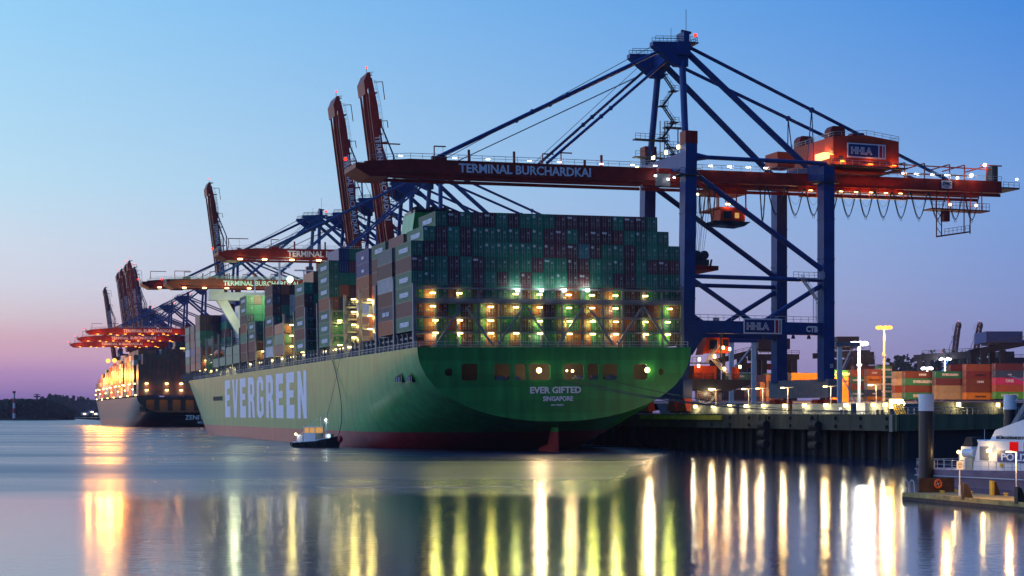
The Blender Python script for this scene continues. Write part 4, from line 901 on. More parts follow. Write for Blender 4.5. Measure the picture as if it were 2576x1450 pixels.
        mb = MB(); mb.box(*[v for pr in zip(P(44.5, 31.6, 15.5), P(50.2, 35, 18.5)) for v in pr]); part(mb, 'switch_house', 'crane_orange'); mb = MB(); mb.box(*[v for pr in zip(P(55.2, 32, 15.5), P(56.2, 34, 18.3)) for v in pr]); part(mb, 'switch_house', 'crane_orange')
        mb = MB(); mb.stair(P(47.3, 31.0, 19.2), P(50.4, 31.0, 23.0), 1.0); mb.stair(P(53.4, 31.0, 15.6), P(49, 31.0, 19.8), 1.0); part(mb, 'stairway', 'galv')
        mb = MB(); mb.ring(P(48.2, 33, 12.2), 2.25, .09, 'y', 26, 5)
        for k in range(20): mb.beam(P(48.2, 33, 12.2), P(48.2+2.25*cos(k*pi/10), 33, 12.2+2.25*sin(k*pi/10)), .06)
        mb.ring(P(48.2, 33.8, 12.2), 2.25, .09, 'y', 26, 5); part(mb, 'cable_reel', 'galv')
        for t, z, p in ((51.4, 22.6, 260), (53, 22.3, 120), (49.2, 20.6, 150), (51.6, 17.8, 130), (45.2, 18.4, 110), (45.4, 19.9, 120), (55.6, 18.3, 150)):
            mb = MB(); mb.box(-.25, .25, -.1, .1, -.35, .35); o = part(mb, 'lamp', 'lamp_warm'); o.location = P(t, 30.6, z); light(root, P(t, 30.0, z-.2), p, '#ffb45a', .15)
        mb = MB(); mb.box(-.7, .7, -.3, .3, -.12, .12); o = part(mb, 'lamp', 'lamp_warm'); o.location = P(48.5, 30.6, 13.2); light(root, P(48.5, 30.4, 12.4), 500, '#ffd8a0', .2)
        for t in (45, 59): light(root, P(t, 22, 10.4), 260, '#ff9a50', .3)
        for q in (58.7, 61.5, 66, 70): 
            mb = MB(); mb.tube(P(q, SN-.3, 25.4), P(q, SN-.3, 24.6), .3, 8, r2=.5); part(mb, 'lamp_shade', 'dark_steel')
    if lit:
        lm_ = MB(); lm_.box(-.7, .7, -.5, .5, -.2, .2)
        me = lm_.mesh('lamp', 'lamp_orange' if lit == 'orange' else 'lamp_warm')
        for x in (-6, -13, -21, -28, -36, -45, -54, -62):
            o = link('lamp', me, boom); o.location = (x, -5.6, -2.3)
            if lit == 'orange':
                if x in (-13, -28, -45, -62): light(boom, (x, -8.5, -3.4), 1300, '#ff9440', .4)
            elif x in (-21, -45): light(boom, (x, -7, -3.2), 300, '#fff0d0', .3)
        if lit == 'orange':
            for x in (-3, -17, -33, -49): o = link('lamp', me, boom); o.location = (x, 5.6, -2.4)
    return root
near = crane(True, False, 'nearest crane, blue gantry with lowered red boom reaching over the green ship stern', 36)
E1 = crane(False, False, 'crane with lit lowered red boom whose lettering is cut off by the container stacks', 228, lit='warm')
def again(src, label, s0, t0=0, dz=0):
    c = copy_tree(src); c['label'] = label; c.location = Wp(CT+t0, s0, 7.6+dz); return c
again(E1, 'crane with olive lit lowered boom just above the white bridge wing', 353, t0=-2)
again(E1, 'crane whose dark boom tip with amber lamp juts out beyond the olive boom', 386, t0=-8, dz=2.5)
U1 = crane(False, True, 'crane with the tallest raised red boom, right of its twin', 262, t0=-1)
again(U1, 'crane with raised red boom, left neighbour of the tallest one', 307, t0=-2)
again(U1, 'solitary crane with raised dark red boom, between the two raised groups', 592, t0=-10, dz=6)
H1 = crane(False, False, 'distant crane with orange lit lowered boom, uppermost of three', 745, t0=-6, lit='orange')
again(H1, 'distant crane with orange lit lowered boom, middle of three', 845, t0=-5)
again(H1, 'distant crane with orange lit lowered boom, lowest of three', 945, t0=-4)
for x, y, lab in ((324.5, 662, 'distant raised boom crane, tallest of the cluster of five'), (316.5, 670.5, 'distant raised boom crane, just left of the tallest of five'), (337.3, 677.5, 'distant raised boom crane, rightmost of the cluster of five'), (305, 682.6, 'distant raised boom crane, second from left in the cluster of five'), (296.7, 691, 'distant raised boom crane, leftmost of the cluster of five'), (263.7, 727.8, 'distant raised boom crane standing apart left of the cluster')):
    Y = 120.3*FPX/(1040-y); X = (x-1288)/FPX*Y; tt = (X-OX)*TX+(Y-OY)*TY; ss = (X-OX)*FX+(Y-OY)*FY
    again(U1, lab, ss, t0=tt-25.5)
for x, y, lab in ((2402, 812, 'far raised crane boom on the horizon, left one of two'), (2456, 808, 'far raised crane boom on the horizon, right one of two')):
    Y = 1980; X = (x-1288)/FPX*Y; c = copy_tree(U1); c['label'] = lab; c['group'] = 'cranes of a farther terminal'; c.rotation_euler = (0, 0, radians(190)); c.location = (X-25, Y, 0)
# ================================================================== quay wall
c0 = Wp(31, -71, 0); dir2 = (.62, .785)
def Q2(d, z): return (c0[0]+dir2[0]*d, c0[1]+dir2[1]*d, z)
n2 = (dir2[1], -dir2[0])
mb = MB()
a, b_, c_, d_ = Wp(31, -71, 7.55), Wp(31, 2600, 7.55), Wp(1500, 2600, 7.55), Q2(1500, 7.55)
mb.add([a, b_, c_, d_], [(0, 3, 2, 1)]); tag(mb.build('quay_apron', 'asphalt'), kind='structure')
mb = MB(); prof_ = [(422, 7.0), (425, 10.35), (540, 11.5), (582, 12.4), (2600, 12.4)]
for (ya_, za_), (yb_, zb_) in zip(prof_[:-1], prof_[1:]):
    mb.add([(40+(ya_-422)*.35*-1, ya_, za_), (1600, ya_, za_), (1600, yb_, zb_), (40+(yb_-422)*.35*-1, yb_, zb_)], [(0, 1, 2, 3)])
tag(mb.build('yard_ground', 'asphalt'), kind='structure')
def wall_run(name, pts, z0, z1, th, mat, side=1, cap=True):
    mb = MB()
    for p, q in zip(pts[:-1], pts[1:]):
        p, q = Vector(p[:2]+(0,)), Vector(q[:2]+(0,)); d = (q-p).normalized(); nn = Vector((-d.y, d.x, 0))*th/2*side
        vs = [p-nn, q-nn, q+nn, p+nn]; mb.add([(v.x, v.y, z0) for v in vs]+[(v.x, v.y, z1) for v in vs], [(0, 1, 5, 4), (1, 2, 6, 5), (2, 3, 7, 6), (3, 0, 4, 7), (4, 5, 6, 7), (0, 3, 2, 1)])
    return mb, mb
qw = thing('quay_wall', 'long dark stained concrete quay wall on piles behind the ship', 'wall', Wp(31, -71, 0), 0)
inv = Matrix.Translation(Vector(Wp(31, -71, 0))*-1)
def qpart(mb, name, mat, parent=None):
    mb.v = [tuple(inv @ Vector(p)) for p in mb.v]; return mb.build(name, mat, parent or qw)
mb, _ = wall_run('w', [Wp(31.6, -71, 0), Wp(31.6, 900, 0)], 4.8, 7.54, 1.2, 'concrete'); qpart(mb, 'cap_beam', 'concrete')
mb, _ = wall_run('w', [Q2(0, 0)[:2]+(0,), Q2(110, 0)], 4.8, 7.54, 1.1, 'concrete'); qpart(mb, 'cap_beam', 'olive_concrete')
mb = MB()
for k in range(0, 46):
    s = -69.3+k*4.1; p = Wp(34.2, s, -1); mb.tube(p, (p[0], p[1], 4.8), .55, 10)
for k in range(0, 14):
    p = Q2(2+k*3.6, -1); p = (p[0]-n2[0]*1.2*-1*-1, p[1]+1.2, -1); mb.tube(p, (p[0], p[1], 4.8), .5, 10)
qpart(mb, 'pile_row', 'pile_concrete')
mb, _ = wall_run('w', [Wp(37, -66, 0), Wp(37, 900, 0)], -1, 4.8, .6, 'black_paint'); qpart(mb, 'back_wall', 'rubber')  # black wall, shade behind the piles put into its colour
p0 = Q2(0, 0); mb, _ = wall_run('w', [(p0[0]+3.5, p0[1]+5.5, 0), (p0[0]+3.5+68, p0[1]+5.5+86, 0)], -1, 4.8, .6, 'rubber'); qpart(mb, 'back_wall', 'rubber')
mb = MB()
for k in range(0, 11):       # joints and pockets in the cap beam
    s = -69+k*8
    for z in (5.2, 6.6): p = Wp(30.92, s, z); mb.box(p[0]-.25, p[0]+.25, p[1]-.3, p[1]+.3, z, z+.55)
qpart(mb, 'recess', 'rubber')
mb = MB()
for k in range(0, 30): a_ = Wp(31.3, -70+k*3.2, 7.55); b2 = Wp(31.3, -70+k*3.2+2.2, 7.55); mb.path([a_, (a_[0], a_[1], 7.8), (b2[0], b2[1], 7.8), b2], .06, 5)
qpart(mb, 'edge_rail', 'dark_steel')
mb = MB(); mb.rail([Q2(.5, 7.55), Q2(60, 7.55)], 1.15, 2.4, .045); qpart(mb, 'railing', 'galv')
for s in (-28, -47):
    mb = MB()
    for z in (3.9, 5.6, 2.0): p = Wp(30.3, s-1.3, z); q = Wp(30.3, s+1.3, z); mb.tube(p, q, .75, 12)
    for ds in (-1, 1): p = Wp(30.2, s+ds*1.2, 7.4); mb.beam(p, (p[0], p[1], .6), .2)
    qpart(mb, 'rubber_fender', 'rubber')
mb, _ = wall_run('w', [Wp(30.75, -71.2, 0), Wp(30.75, -70.3, 0)], 4.7, 7.5, .3, 'c'); qpart(mb, 'corner_post', 'concrete_pale')
mb = MB(); p = Wp(30.4, 0, 0); 
mb, _ = wall_run('w', [Wp(30.7, 30, 0), Wp(30.7, -10, 0)], 6.4, 7.3, .4, 'y'); qpart(mb, 'yellow_fascia', 'yellow')
# bollards
bm = MB(); bm.tube((0, 0, 0), (0, 0, .55), .26, 12, r2=.22); bm.tube((0, 0, .5), (0, 0, .75), .38, 12, r2=.3); BOL = bm.mesh('bollard', 'dark_steel')
for s, lab in ((-52.5, 'black mooring bollard on the quay edge below the first gap in the flood wall'), (-54.0, 'black mooring bollard beside the one under the flood wall gap'), (-64.0, 'black mooring bollard left of the hazard striped panel'), (-65.5, 'black mooring bollard right beside the hazard striped panel')):
    o = link('bollard', BOL, None, Matrix.Translation(Wp(32.4, s, 7.55))); tag(o, lab, 'bollard', 'mooring bollards on the quay edge')
# mooring ropes: from the transom openings to the bollards
for i, (tt, zz, s, lab) in enumerate(((0.2, 14.4, -52.5, 'uppermost mooring rope from the stern opening'), (2.5, 14.2, -54.0, 'second mooring rope from the stern opening'), (5.5, 13.7, -64.0, 'third mooring rope from the stern opening'), (8.0, 13.2, -65.5, 'lowest mooring rope from the stern opening'), (11.0, 14.2, -64.3, 'mooring rope from the right hand stern opening'))):
    a_ = HM @ Vector((tt, -.1, zz)); b2 = Vector(Wp(32.4, s, 8.1)); mb = MB(); pts = []
    for j in range(17): q = j/16; v = a_.lerp(b2, q); pts.append((v.x, v.y, v.z-2.2*4*q*(1-q)*.8))
    mb.path(pts, .055, 5); tag(mb.build('mooring_rope', 'cable'), lab+' to the quay', 'rope', 'stern mooring ropes')
# flood wall with its wall lamps
def flood_wall(label, pts, z1, mat, nlam, number=None, th=.4):
    o = thing('flood_wall', label, 'wall', pts[0][:2]+(7.55,)); iv = Matrix.Translation(Vector(pts[0][:2]+(7.55,))*-1)
    mb, _ = wall_run('w', pts, 7.55, z1, th, mat); mb.v = [tuple(iv @ Vector(p)) for p in mb.v]; mb.build('wall_panel', mat, o)
    return o, iv
wl = MB(); wl.box(-.42, .42, -.15, .15, -.28, .28); WLM = wl.mesh('wall_lamp', 'lamp_warm')
walls = [(-6.5, 14, 'lamp lit concrete flood wall partly hidden by the ship stern'), (-28.5, -8.5, 'long lamp lit concrete flood wall below the white lattice legs'), (-50.8, -30, 'lamp lit concrete flood wall in front of the orange bogies'), (-62.5, -55.5, 'short rounded flood wall piece between two gaps'), ]
lampx = [1753, 1798, 1839, 1881, 1925, 1978, 2028, 2082, 2133, 2202, 2232]
for sa, sb, lab in walls:
    o, iv = flood_wall(lab, [Wp(35.5, sa, 0), Wp(35.5, sb, 0)], 9.45, 'concrete_pale', 0)
    tag(o, group='flood wall sections')
    for x in lampx:
        s = inv_s(x, 35.3)
        if sa-.4 < s < sb+.4:
            l = link('wall_lamp', WLM, o); l.matrix_world = Matrix.Translation(Vector(Wp(35.0, s, 9.15))) @ Matrix.Rotation(A-pi/2+radians(90), 4, 'Z'); p = Wp(34.5, s, 8.95)
            l.matrix_parent_inverse = Matrix(); l.location = iv @ Vector(Wp(35.0, s, 9.15)); l.rotation_euler = (0, 0, A); light(o, iv @ Vector(p), 520, '#fff2c8', .22)
    if sa == -50.8:
        n = lettering(o, '30', 1.15, 'letter_white', iv @ Vector(Wp(35.26, -47.2, 7.98)), rz=A-pi/2, bold=.02); n['label'] = 'white number 30'
mb = MB(); p = Wp(34.9, -55.0, 7.55); mb.box(p[0]-.9, p[0]+.9, p[1]-.15, p[1]+.15, 7.55, 9.5); tag(mb.build('barrier_panel', 'white_paint'), 'white end panel of the flood wall beside the number 30', 'panel')
mb = MB()
for k in range(5):
    mb.prism([(k*.38, 0), (k*.38+.19, 0), (k*.38-.5, 1.6), (k*.38-.69, 1.6)], -.03, .0, 1)
mb.prism([(-.2, 0), (1.9, 0), (1.2, 1.75), (-.6, 1.75)], .001, .08, 0); o = mb.build('hazard_board', ['black_paint', 'yellow']); o.location = Wp(34.5, -66.2, 7.56); tag(o, 'black and yellow striped hazard board leaning by the bright lantern', 'board')
# flood wall on the right, beyond the corner
o, iv = flood_wall('lamp lit mossy flood wall right of the quay corner under the container stacks', [(Q2(8, 0)[0]+2, Q2(8, 0)[1]+5, 0), (Q2(150, 0)[0]+2, Q2(150, 0)[1]+5, 0)], 9.7, 'concrete', 0)
tag(o, group='flood wall sections')
for x in (2252, 2403, 2502):
    c = (x-1288)/FPX; p0 = (Q2(8, 0)[0]+2, Q2(8, 0)[1]+5); k = (c*p0[1]-p0[0])/(dir2[0]-c*dir2[1]); p = (p0[0]+dir2[0]*k, p0[1]+dir2[1]*k)
    pw = Vector((p[0]+.45, p[1]-.6, 9.25)); l = link('wall_lamp', WLM, o); l.location = iv @ pw; l.rotation_euler = (0, 0, .9); l.scale = (1.25, 1, 1.25) if x > 2300 else (.5, .5, .5)
    light(o, iv @ (pw+Vector((.5, -.7, -.3))), 800 if x > 2300 else 200, '#fff0b8', .25)
# the very bright lantern at the gap
x = 2257; s = inv_s(x, 35.5); mb = MB(); mb.prism([(-1.35, -.75), (.9, -.75), (1.35, 0), (.9, .75), (-1.35, .75)], -.2, .2); mb.tube((0, 0, -2.2), (0, 0, -.7), .08, 6)
o = mb.build('signal_lantern', ['lamp_warm']); o.location = Wp(35.5, s, 9.3); o.rotation_euler = (0, 0, .25); tag(o, 'very bright glowing lantern beside the striped hazard board', 'lantern'); light(None, Vector(Wp(34.2, s-1, 8.9)), 750, '#ffc860', .35)
# lamp posts on the apron
pm = MB(); pm.tube((0, 0, 0), (0, 0, 5.2), .1, 8, r2=.07); pm.beam((0, 0, 5.2), (-1.2, 0, 5.3), .1); pm.beam((0, 0, 5.2), (1.2, 0, 5.35), .1)
POST = pm.mesh('pole', 'white_paint'); hm = MB(); hm.box(-.35, .35, -.18, .18, -.12, .1); HEAD = hm.mesh('lamp_head', 'lamp_warm')
for x, lab in ((1801, 'thin double armed lamp post left of the white lattice legs'), (1883, 'thin lamp post in front of the white lattice leg'), (1919, 'thin lamp post before the small block of end-on containers'), (1982, 'thin lamp post in front of the grey sill beam'), (2090, 'thin lamp post at the foot of the leg numbered 25'), (2204, 'thin lamp post before the orange and cream containers')):
    s_ = inv_s(x, 43); r = thing('lamp_post', lab, 'lamp post', Wp(43, s_, 7.55), A, 'small lamp posts along the apron'); link('pole', POST, r); h = link('lamp_head', HEAD, r); h.location = (-1.2, 0, 5.2); light(r, (-1.2, -.3, 4.9), 900, '#ffca80', .2)
# ------------------------------------------------------------------ container yard
YD = 600.0
def yard_cont(x0, x1, y0, c, lab, txt=None, H=17.9, tmat='letter_white', tsize=1.25, end=False, Y=None, word=None):
    # x0,x1: seen extent in the photograph's columns, y0: top edge
    Y = Y or 2.62*FPX/H; xm = x0; X = (x0-1288)/FPX*Y
    zt = hz(y0, Y)
    return X, Y, zt
YG = 'containers stacked in the yard'
def put(xl, ytop, c, lab, Y, txt=None, mat='letter_white', size=1.2, end=False, dx=0, bold=.035, L=CL):
    # real size container, its near left corner seen at column xl, its top at row ytop
    X = (xl-1288)/FPX*Y; z = hz(ytop, Y)-2.62
    if end: mw = Matrix.Translation((X, Y, z)) @ Matrix.Rotation(A, 4, 'Z') @ Matrix.Translation((CW/2, 0, 0))
    else: mw = Matrix.Translation((X, Y, z)) @ Matrix.Rotation(A-pi/2, 4, 'Z') @ Matrix.Translation((CW/2*-1*-1*-1, 0, 0)) @ Matrix.Translation((0, 0, 0))
    if not end: mw = Matrix.Translation((X, Y, z)) @ Matrix.Rotation(A, 4, 'Z') @ Matrix.Rotation(-pi/2, 4, 'Z') @ Matrix.Translation((-CW/2, 0, 0))
    o = cont(mw, c, lab, YG, length=L, zs=2.6/2.9)
    if txt and not end:
        l = lettering(o, txt, size, mat, (CW/2+.04, L*.5+dx, 1.0), rz=pi/2, bold=bold)
    return o
H = 17.9; YR = 2.62*FPX/H
R1 = [(2278, 'b', 'HMM', 1.35, .05), (2278, 'g', 'EVERGREEN', 1.5, .04), (2278, 'b', None, 0, 0), (2278, 'g', 'EVERGREEN', 1.5, .04)]
nm = ['top', 'second', 'third', 'lowest']
for i, (x, c, tx, sz, bd) in enumerate(R1): put(x, 933.6+i*H, c, '%s container, %s tier of the yard stack behind the tall mooring pile' % (CN[c], nm[i]), YR, tx, size=sz or 1, dx=1.2, bold=bd)
R2 = [('G', 'EVERGREEN', 1.3), ('R', None, 0), ('w', None, 0), ('w', None, 0)]
for i, (c, tx, sz) in enumerate(R2): put(2355, 933.6+i*H, c, '%s container, %s tier of the stack above the left wall lamp' % (CN[c], nm[i]), YR, tx, size=sz or 1)
R3 = [('b', None, 0, ''), ('r', 'HAMBURG', .95, 'letter_black'), ('b', 'HMM', 1.3, ''), ('b', None, 0, ''), ('Y', 'Hapag-Lloyd', .95, 'letter_black')]
nm5 = ['top', 'second', 'third', 'fourth', 'lowest']
for i, (c, tx, sz, mt) in enumerate(R3): put(2431, 915.7+i*H, c, '%s container, %s tier of the stack left of the rightmost one' % (CN[c], nm5[i]), YR, tx, mat=mt or 'letter_white', size=sz or 1)
R4 = [('R', None, 0), ('e', 'uasc', 1.0), ('M', 'ONE', 1.7), ('O', None, 0), ('L', 'EVERGREEN', 1.4)]
for i, (c, tx, sz) in enumerate(R4): put(2505, 914+i*H, c, '%s container, %s tier of the rightmost yard stack' % (CN[c], nm5[i]), YR, tx, size=sz or 1)
put(2392, 917, 'r', 'red container raised above its row behind the green lettered one', YR+26)
for i, c in enumerate(('w', 'w', 'O', 'w')): put(2252, 934.5+i*H, c, '%s short container, %s tier left of the mooring pile stack' % (CN[c], nm[i]), YR+8, L=6.06)
for i in range(5): put(2209, 921+i*H*1.02, 'g', 'green lettered container, %s tier behind the orange light mast' % nm5[i], YR+22, 'EVERGREEN', size=1.1, L=6.06)
for i, (c, tx) in enumerate((('b', 'CSAV'), ('Y', 'Hapag-Lloyd'), ('w', None), ('e', 'uasc'), ('Y', 'Hapag-Lloyd'))): put(2182, 928.5+i*17.2, c, '%s container, %s tier behind the small lamp post' % (CN[c], nm5[i]), YR+10, tx, mat='letter_black' if c == 'Y' else 'letter_white', size=.95, L=6.06)
for i, (c, tx) in enumerate((('O', None), ('g', 'EVERGREEN'), ('O', None), ('g', 'EVERGREEN'), ('w', None))): put(2143, 930+i*17.2, c, '%s container, %s tier just left of the white light mast' % (CN[c], nm5[i]), YR+12, tx, size=1.0, L=6.06)
for i, (c, tx) in enumerate((('g', 'EVERGREEN'), ('Y', 'Hapag-Lloyd'), ('Y', None), ('Y', None), ('Y', None))): put(2096, 931+i*17.2, c, '%s container, %s tier right of the leg numbered 25' % (CN[c], nm5[i]), YR-30, tx, mat='letter_black' if c == 'Y' else 'letter_white', size=1.3, L=8 if False else 6.06)
for i, (c, tx) in enumerate((('Y', None), ('Y', None), ('Y', None))): put(1991, 938+i*17.5, c, '%s container, %s tier between the two front crane legs' % (CN[c], nm[i]), YR-20)
for i, c in enumerate(('L', 'b', 'G')): put(1961+i*10, 938, c, '%s container end, %s of three beside the yellow row' % (CN[c], ORD[i]), YR-10, end=True)
E9 = [('R', ' ', 'r'), ('r', 'R', 'O'), ('O', 'w', 'G'), ('R', 'b', 'R')]
for i, row in enumerate((('R', 'r', 'r'), ('b', 'R', 'O'), ('O', 'w', 'g'), ('R', 'b', 'R'))):
    for j, c in enumerate(row):
        if i == 0 and j == 0: continue
        put(1912+j*14.8, 942.5+i*18.2, c, '%s container end, %s tier, %s column of the small end-on block' % (CN[c], nm[i], ORD[j]), YR-12, end=True)
for j in range(1): put(1956.5, 942.5+3*18.2, 'r', 'red container end at the foot of the small end-on block', YR-12, end=True)
DK = [[(1822, 'G', 'EVERGREEN'), (1745, 'b', None)], [(1822, 'e', 'MAERSK'), (1745, 'D', None)], [(1822, 'D', 'HMM'), (1745, 'D', None)], [(1822, 'D', None), (1745, 'G', 'EVERGREEN')], [(1822, 'D', None), (1745, 'D', None)]]
for i, row in enumerate(DK):
    for j, (x, c, tx) in enumerate(row):
        if j == 1 and i < 2: continue
        put(x+(0 if j == 0 else 12), 938.5+i*15.9, c, '%s container, %s tier of the shadowed row behind the %s' % (CN[c], nm5[i], 'white lattice legs' if j == 0 else 'cable reel'), 2.62*FPX/15.9, tx, size=1.2)
put(1757, 983, 'O', 'orange red container glowing behind the cable reel', 470, L=6.06); put(1797, 989, 'O', 'small orange container right of the cable reel', 470, L=6.06, end=True)
put(2148, 919.5, 'R', 'maroon container crowning the stack behind the light masts', YR+60); put(2215, 917.5, 'R', 'maroon container right beside the crown of the mast stack', YR+60, L=6.06)
# ------------------------------------------------------------------ light masts
def mast(label, x, ybase, ytop, Y, col, heads, power, spread, hcol):
    X = (x-1288)/FPX*Y; z0 = hz(ybase, Y); z1 = hz(ytop, Y); r = thing('light_mast', label, 'light mast', (X, Y, z0), 0, 'tall light masts of the terminal'); h = z1-z0
    mb = MB(); mb.tube((0, 0, 0), (0, 0, h), .55, 10, r2=.3); mb.tube((0, 0, h*.62), (0, 0, h*.65), .75, 10); mb.build('pole', 'galv', r)
    mb = MB(); mb.ring((0, 0, h), spread, .14, 'z', 16, 5); mb.beam((-spread, 0, h), (spread, 0, h), .2); mb.beam((0, -spread, h), (0, spread, h), .2); mb.build('lamp_ring', 'galv', r)
    for k in range(heads):
        a_ = 2*pi*k/heads; mb = MB(); mb.ball((0, 0, 0), .85, 10, sz=.75); o = mb.build('floodlight', hcol, r); o.location = (spread*cos(a_), spread*sin(a_), h-.2)
    light(r, (0, -5, h-2.0), power, col, 1.0); return r
mast('bright white light mast right of the near crane', 2161, 1015, 863, 470, '#fff8ea', 8, 60000, 2.0, 'lamp_white')
mast('taller orange sodium light mast before the green containers', 2224, 1015, 823, 560, '#ffa63c', 8, 40000, 2.2, 'lamp_orange')
mast('small white light mast beneath the far raised booms', 2377, 935, 902, 760, '#fff4e0', 5, 9000, 2.4, 'lamp_white')
mast('small white light mast left of the far raised booms', 2332, 935, 926, 720, '#fff4e0', 5, 9000, 2.0, 'lamp_white')
for X, Y, z, p, c in ((112, 540, 24, 60000, '#ffa840'), (195, 500, 32, 85000, '#ffb868'), (98, 520, 22, 26000, '#ff9a48')):
    r = thing('light_mast', 'added fill light over the yard without a mast', 'light mast', (X, Y, 12.1), 0, 'x'); bpy.data.objects.remove(r)
    light(None, (X, Y, z), p, c, 1.0)  # fill lights added to warm the yard containers, no mast stands here
# white lattice legs of a yard gantry
def lattice(label, x0, x1, Y, ytop, flip=1, one=False):
    X0, X1 = (x0-1288)/FPX*Y, (x1-1288)/FPX*Y; z0 = hz(1014, Y); h = hz(ytop, Y)-z0; r = thing('lattice_gantry', label, 'gantry', (X0, Y, z0), 0, 'white gantry frames on the apron'); w = X1-X0
    for x in ((0, w) if not one else (0,)): mb = MB(); mb.box(x-.6, x+.6, -.6, .6, -.2, h); mb.build('leg', 'white_paint', r)
    mb = MB()
    if one: mb.beam((0, 0, h*.55), (w, 0, h*.02), .35); mb.beam((0, 0, h*.5), (w*.9, 0, h*1.05), .3); mb.beam((-6, 0, h*.52), (0, 0, h*.52), .25)
    else: mb.beam((0, 0, h*.5), (w, 0, h*.98), .4); mb.beam((0, 0, h*.5), (w, 0, h*.05), .4); mb.beam((0, 0, h*.5), (w, 0, h*.5), .25)
    mb.build('brace', 'white_paint', r); mb = MB(); mb.box(-2, (w+2) if not one else 3, -1, 1, -.9, 0); mb.build('base_beam', 'white_paint', r)
    mb = MB(); mb.box(-1.2, w+1.2, -.8, .8, h, h+1.2); mb.build('head_beam', 'crane_blue' if not one else 'grey_steel', r)
lattice('pair of pale lattice legs with diagonals under the portal beam', 1840, 1896, 430, 862)
lattice('single pale lattice leg with a long diagonal left of the white light mast', 2112, 2152, 440, 872, one=True)
# yard cranes seen as dark shapes
def yard_crane(label, x0, x1, y, Y, slope=0, house=None, col='yard_dark', hcol='crane_blue', legs=(.1, .85), th=2.4, ybase=940):
    X0, X1 = (x0-1288)/FPX*Y, (x1-1288)/FPX*Y; z = hz(y, Y); r = thing('yard_crane', label, 'crane', (X0, Y, 12.1), 0, 'yard gantry cranes behind the containers'); w = X1-X0; hh = z-12.1
    mb = MB(); mb.beam((0, 0, hh), (w, 0, hh+slope), 1.4, th); mb.build('girder', col, r); mb = MB(); mb.beam((0, 14, hh), (w, 14, hh+slope), 1.4, th); mb.build('girder', col, r)
    mb = MB(); mb.rail([(0, -1, hh+th/2), (w, -1, hh+th/2+slope)], 1.4, 3, .1); mb.build('railing', 'dark_steel', r)
    for f in legs:
        for yy in (0, 14): mb = MB(); mb.box(w*f-1.1, w*f+1.1, yy-.9, yy+.9, 0, hh+slope*f-th/2); mb.build('leg', 'yard_dark', r)
    mb = MB(); mb.tube((w*legs[0], 0, 2), (w*legs[0]+hh*.45, 0, hh-1), .35, 6); mb.build('brace', 'crane_blue', r)
    if house:
        a_, b2, dz, hgt = house; mb = MB(); mb.box(w*a_, w*b2, -1, 15, hh+dz, hh+dz+hgt); mb.box(w*a_+2, w*b2-2, 2, 12, hh+dz-.8, hh+dz); mb.build('trolley_house', hcol, r)
    return r
yard_crane('dark yard crane with a box trolley beside the near crane leg', 1893, 2010, 898, 690, house=(.12, .8, 3.4, 4.6), hcol='yard_dark', legs=(.25, .9))
yard_crane('yard crane with an orange end plate seen through the portal', 1870, 2003, 919, 740, slope=-1, legs=(.12, .8), col='crane_red')
yard_crane('long yard crane girder behind the orange cabin', 1795, 1905, 911, 670, slope=4.6, legs=(.1, .7))
yard_crane('yard crane with grey trolley right of the leg numbered 25', 2060, 2188, 893, 690, slope=1, house=(.35, .78, 3.2, 4.8), hcol='yard_dark', legs=(.2, .7))
yard_crane('lower yard crane with dark trolley behind the white light mast', 2085, 2200, 911, 700, house=(.55, .98, .5, 4.0), hcol='yard_dark', legs=(.3, .8))
yard_crane('yard crane with an orange tipped girder lowest of its group', 2090, 2214, 930, 780, legs=(.3, .75), col='crane_red')
yard_crane('yard crane with a bright blue trolley house at the right edge', 2466, 2600, 884, 620, slope=4, house=(.1, .78, 3.4, 4.4), hcol='trolley_blue' if 'trolley_blue' in MATS else 'crane_blue', legs=(.06, .42))
yard_crane('moving yard crane girder beneath the far raised booms', 2318, 2470, 899, 760, slope=1.5, legs=(.1, .8), th=3.2)
yard_crane('yard crane behind the blue trolley crane, mostly hidden', 2500, 2600, 906, 760, legs=(.1, .9), house=(.1, .5, .5, 3.6), hcol='yard_dark')
# ================================================================== mooring pile, pontoon, launches
def pile(label, x, Y, z1, zw, r):
    X = (x-1288)/FPX*Y; o = thing('mooring_pile', label, 'pile', (X, Y, 0), 0, 'steel mooring piles'); mb = MB(); mb.tube((0, 0, -1), (0, 0, zw), r, 28); p = mb.build('shaft', 'black_paint', o); p.data.shade_smooth() if False else None
    mb = MB(); mb.tube((0, 0, zw), (0, 0, z1), r+.02, 28); mb.build('cap_band', 'white_paint', o)
pile('thick black mooring pile with a white top standing at the end of the pontoon', 2330, 168, 9.75, 7.95, .78)
pile('black mooring pile with a white top behind the police launch', 2541, 207, 10.1, 8.2, .8)
PZ = .62; pc = Vector((34.9, 140.3, 0)); PM = Matrix.Translation(pc) @ Matrix.Rotation(A, 4, 'Z')
pon = thing('pontoon', 'weathered floating pontoon with lamp lit deck', 'pontoon', pc, A)
mb = MB(); mb.box(0, 5.4, -70, 0, -.5, PZ); mb.box(-.08, 0, -70, .08, PZ-.32, PZ+.06); mb.build('deck', 'pontoon_deck', pon)
mb = MB(); mb.box(-.16, -.081, -70, .1, -.4, PZ-.33, 0); mb.box(-.1, 5.4, .081, .16, -.4, PZ+.02); mb.build('fender_edge', 'timber', pon)
def on_pon(name, label, cat, x, y, group=None, rz=0): return thing(name, label, cat, PM @ Vector((x, y, PZ)), A+rz, group)
o = on_pon('screen_board', 'brown screen board at the pontoon end carrying the lifebuoy', 'screen', 0, 0); mb = MB(); mb.box(1.3, 5.0, -.35, -.27, .05, 1.3); mb.box(2.55, 2.62, -.38, -.35, .05, 1.3); mb.build('panel', 'rust_brown', o)
mb = MB()
for x in (1.35, 3.1, 4.9): mb.beam((x, -.2, 0), (x, -.2, 1.25), .08)
mb.build('post', 'dark_steel', o)
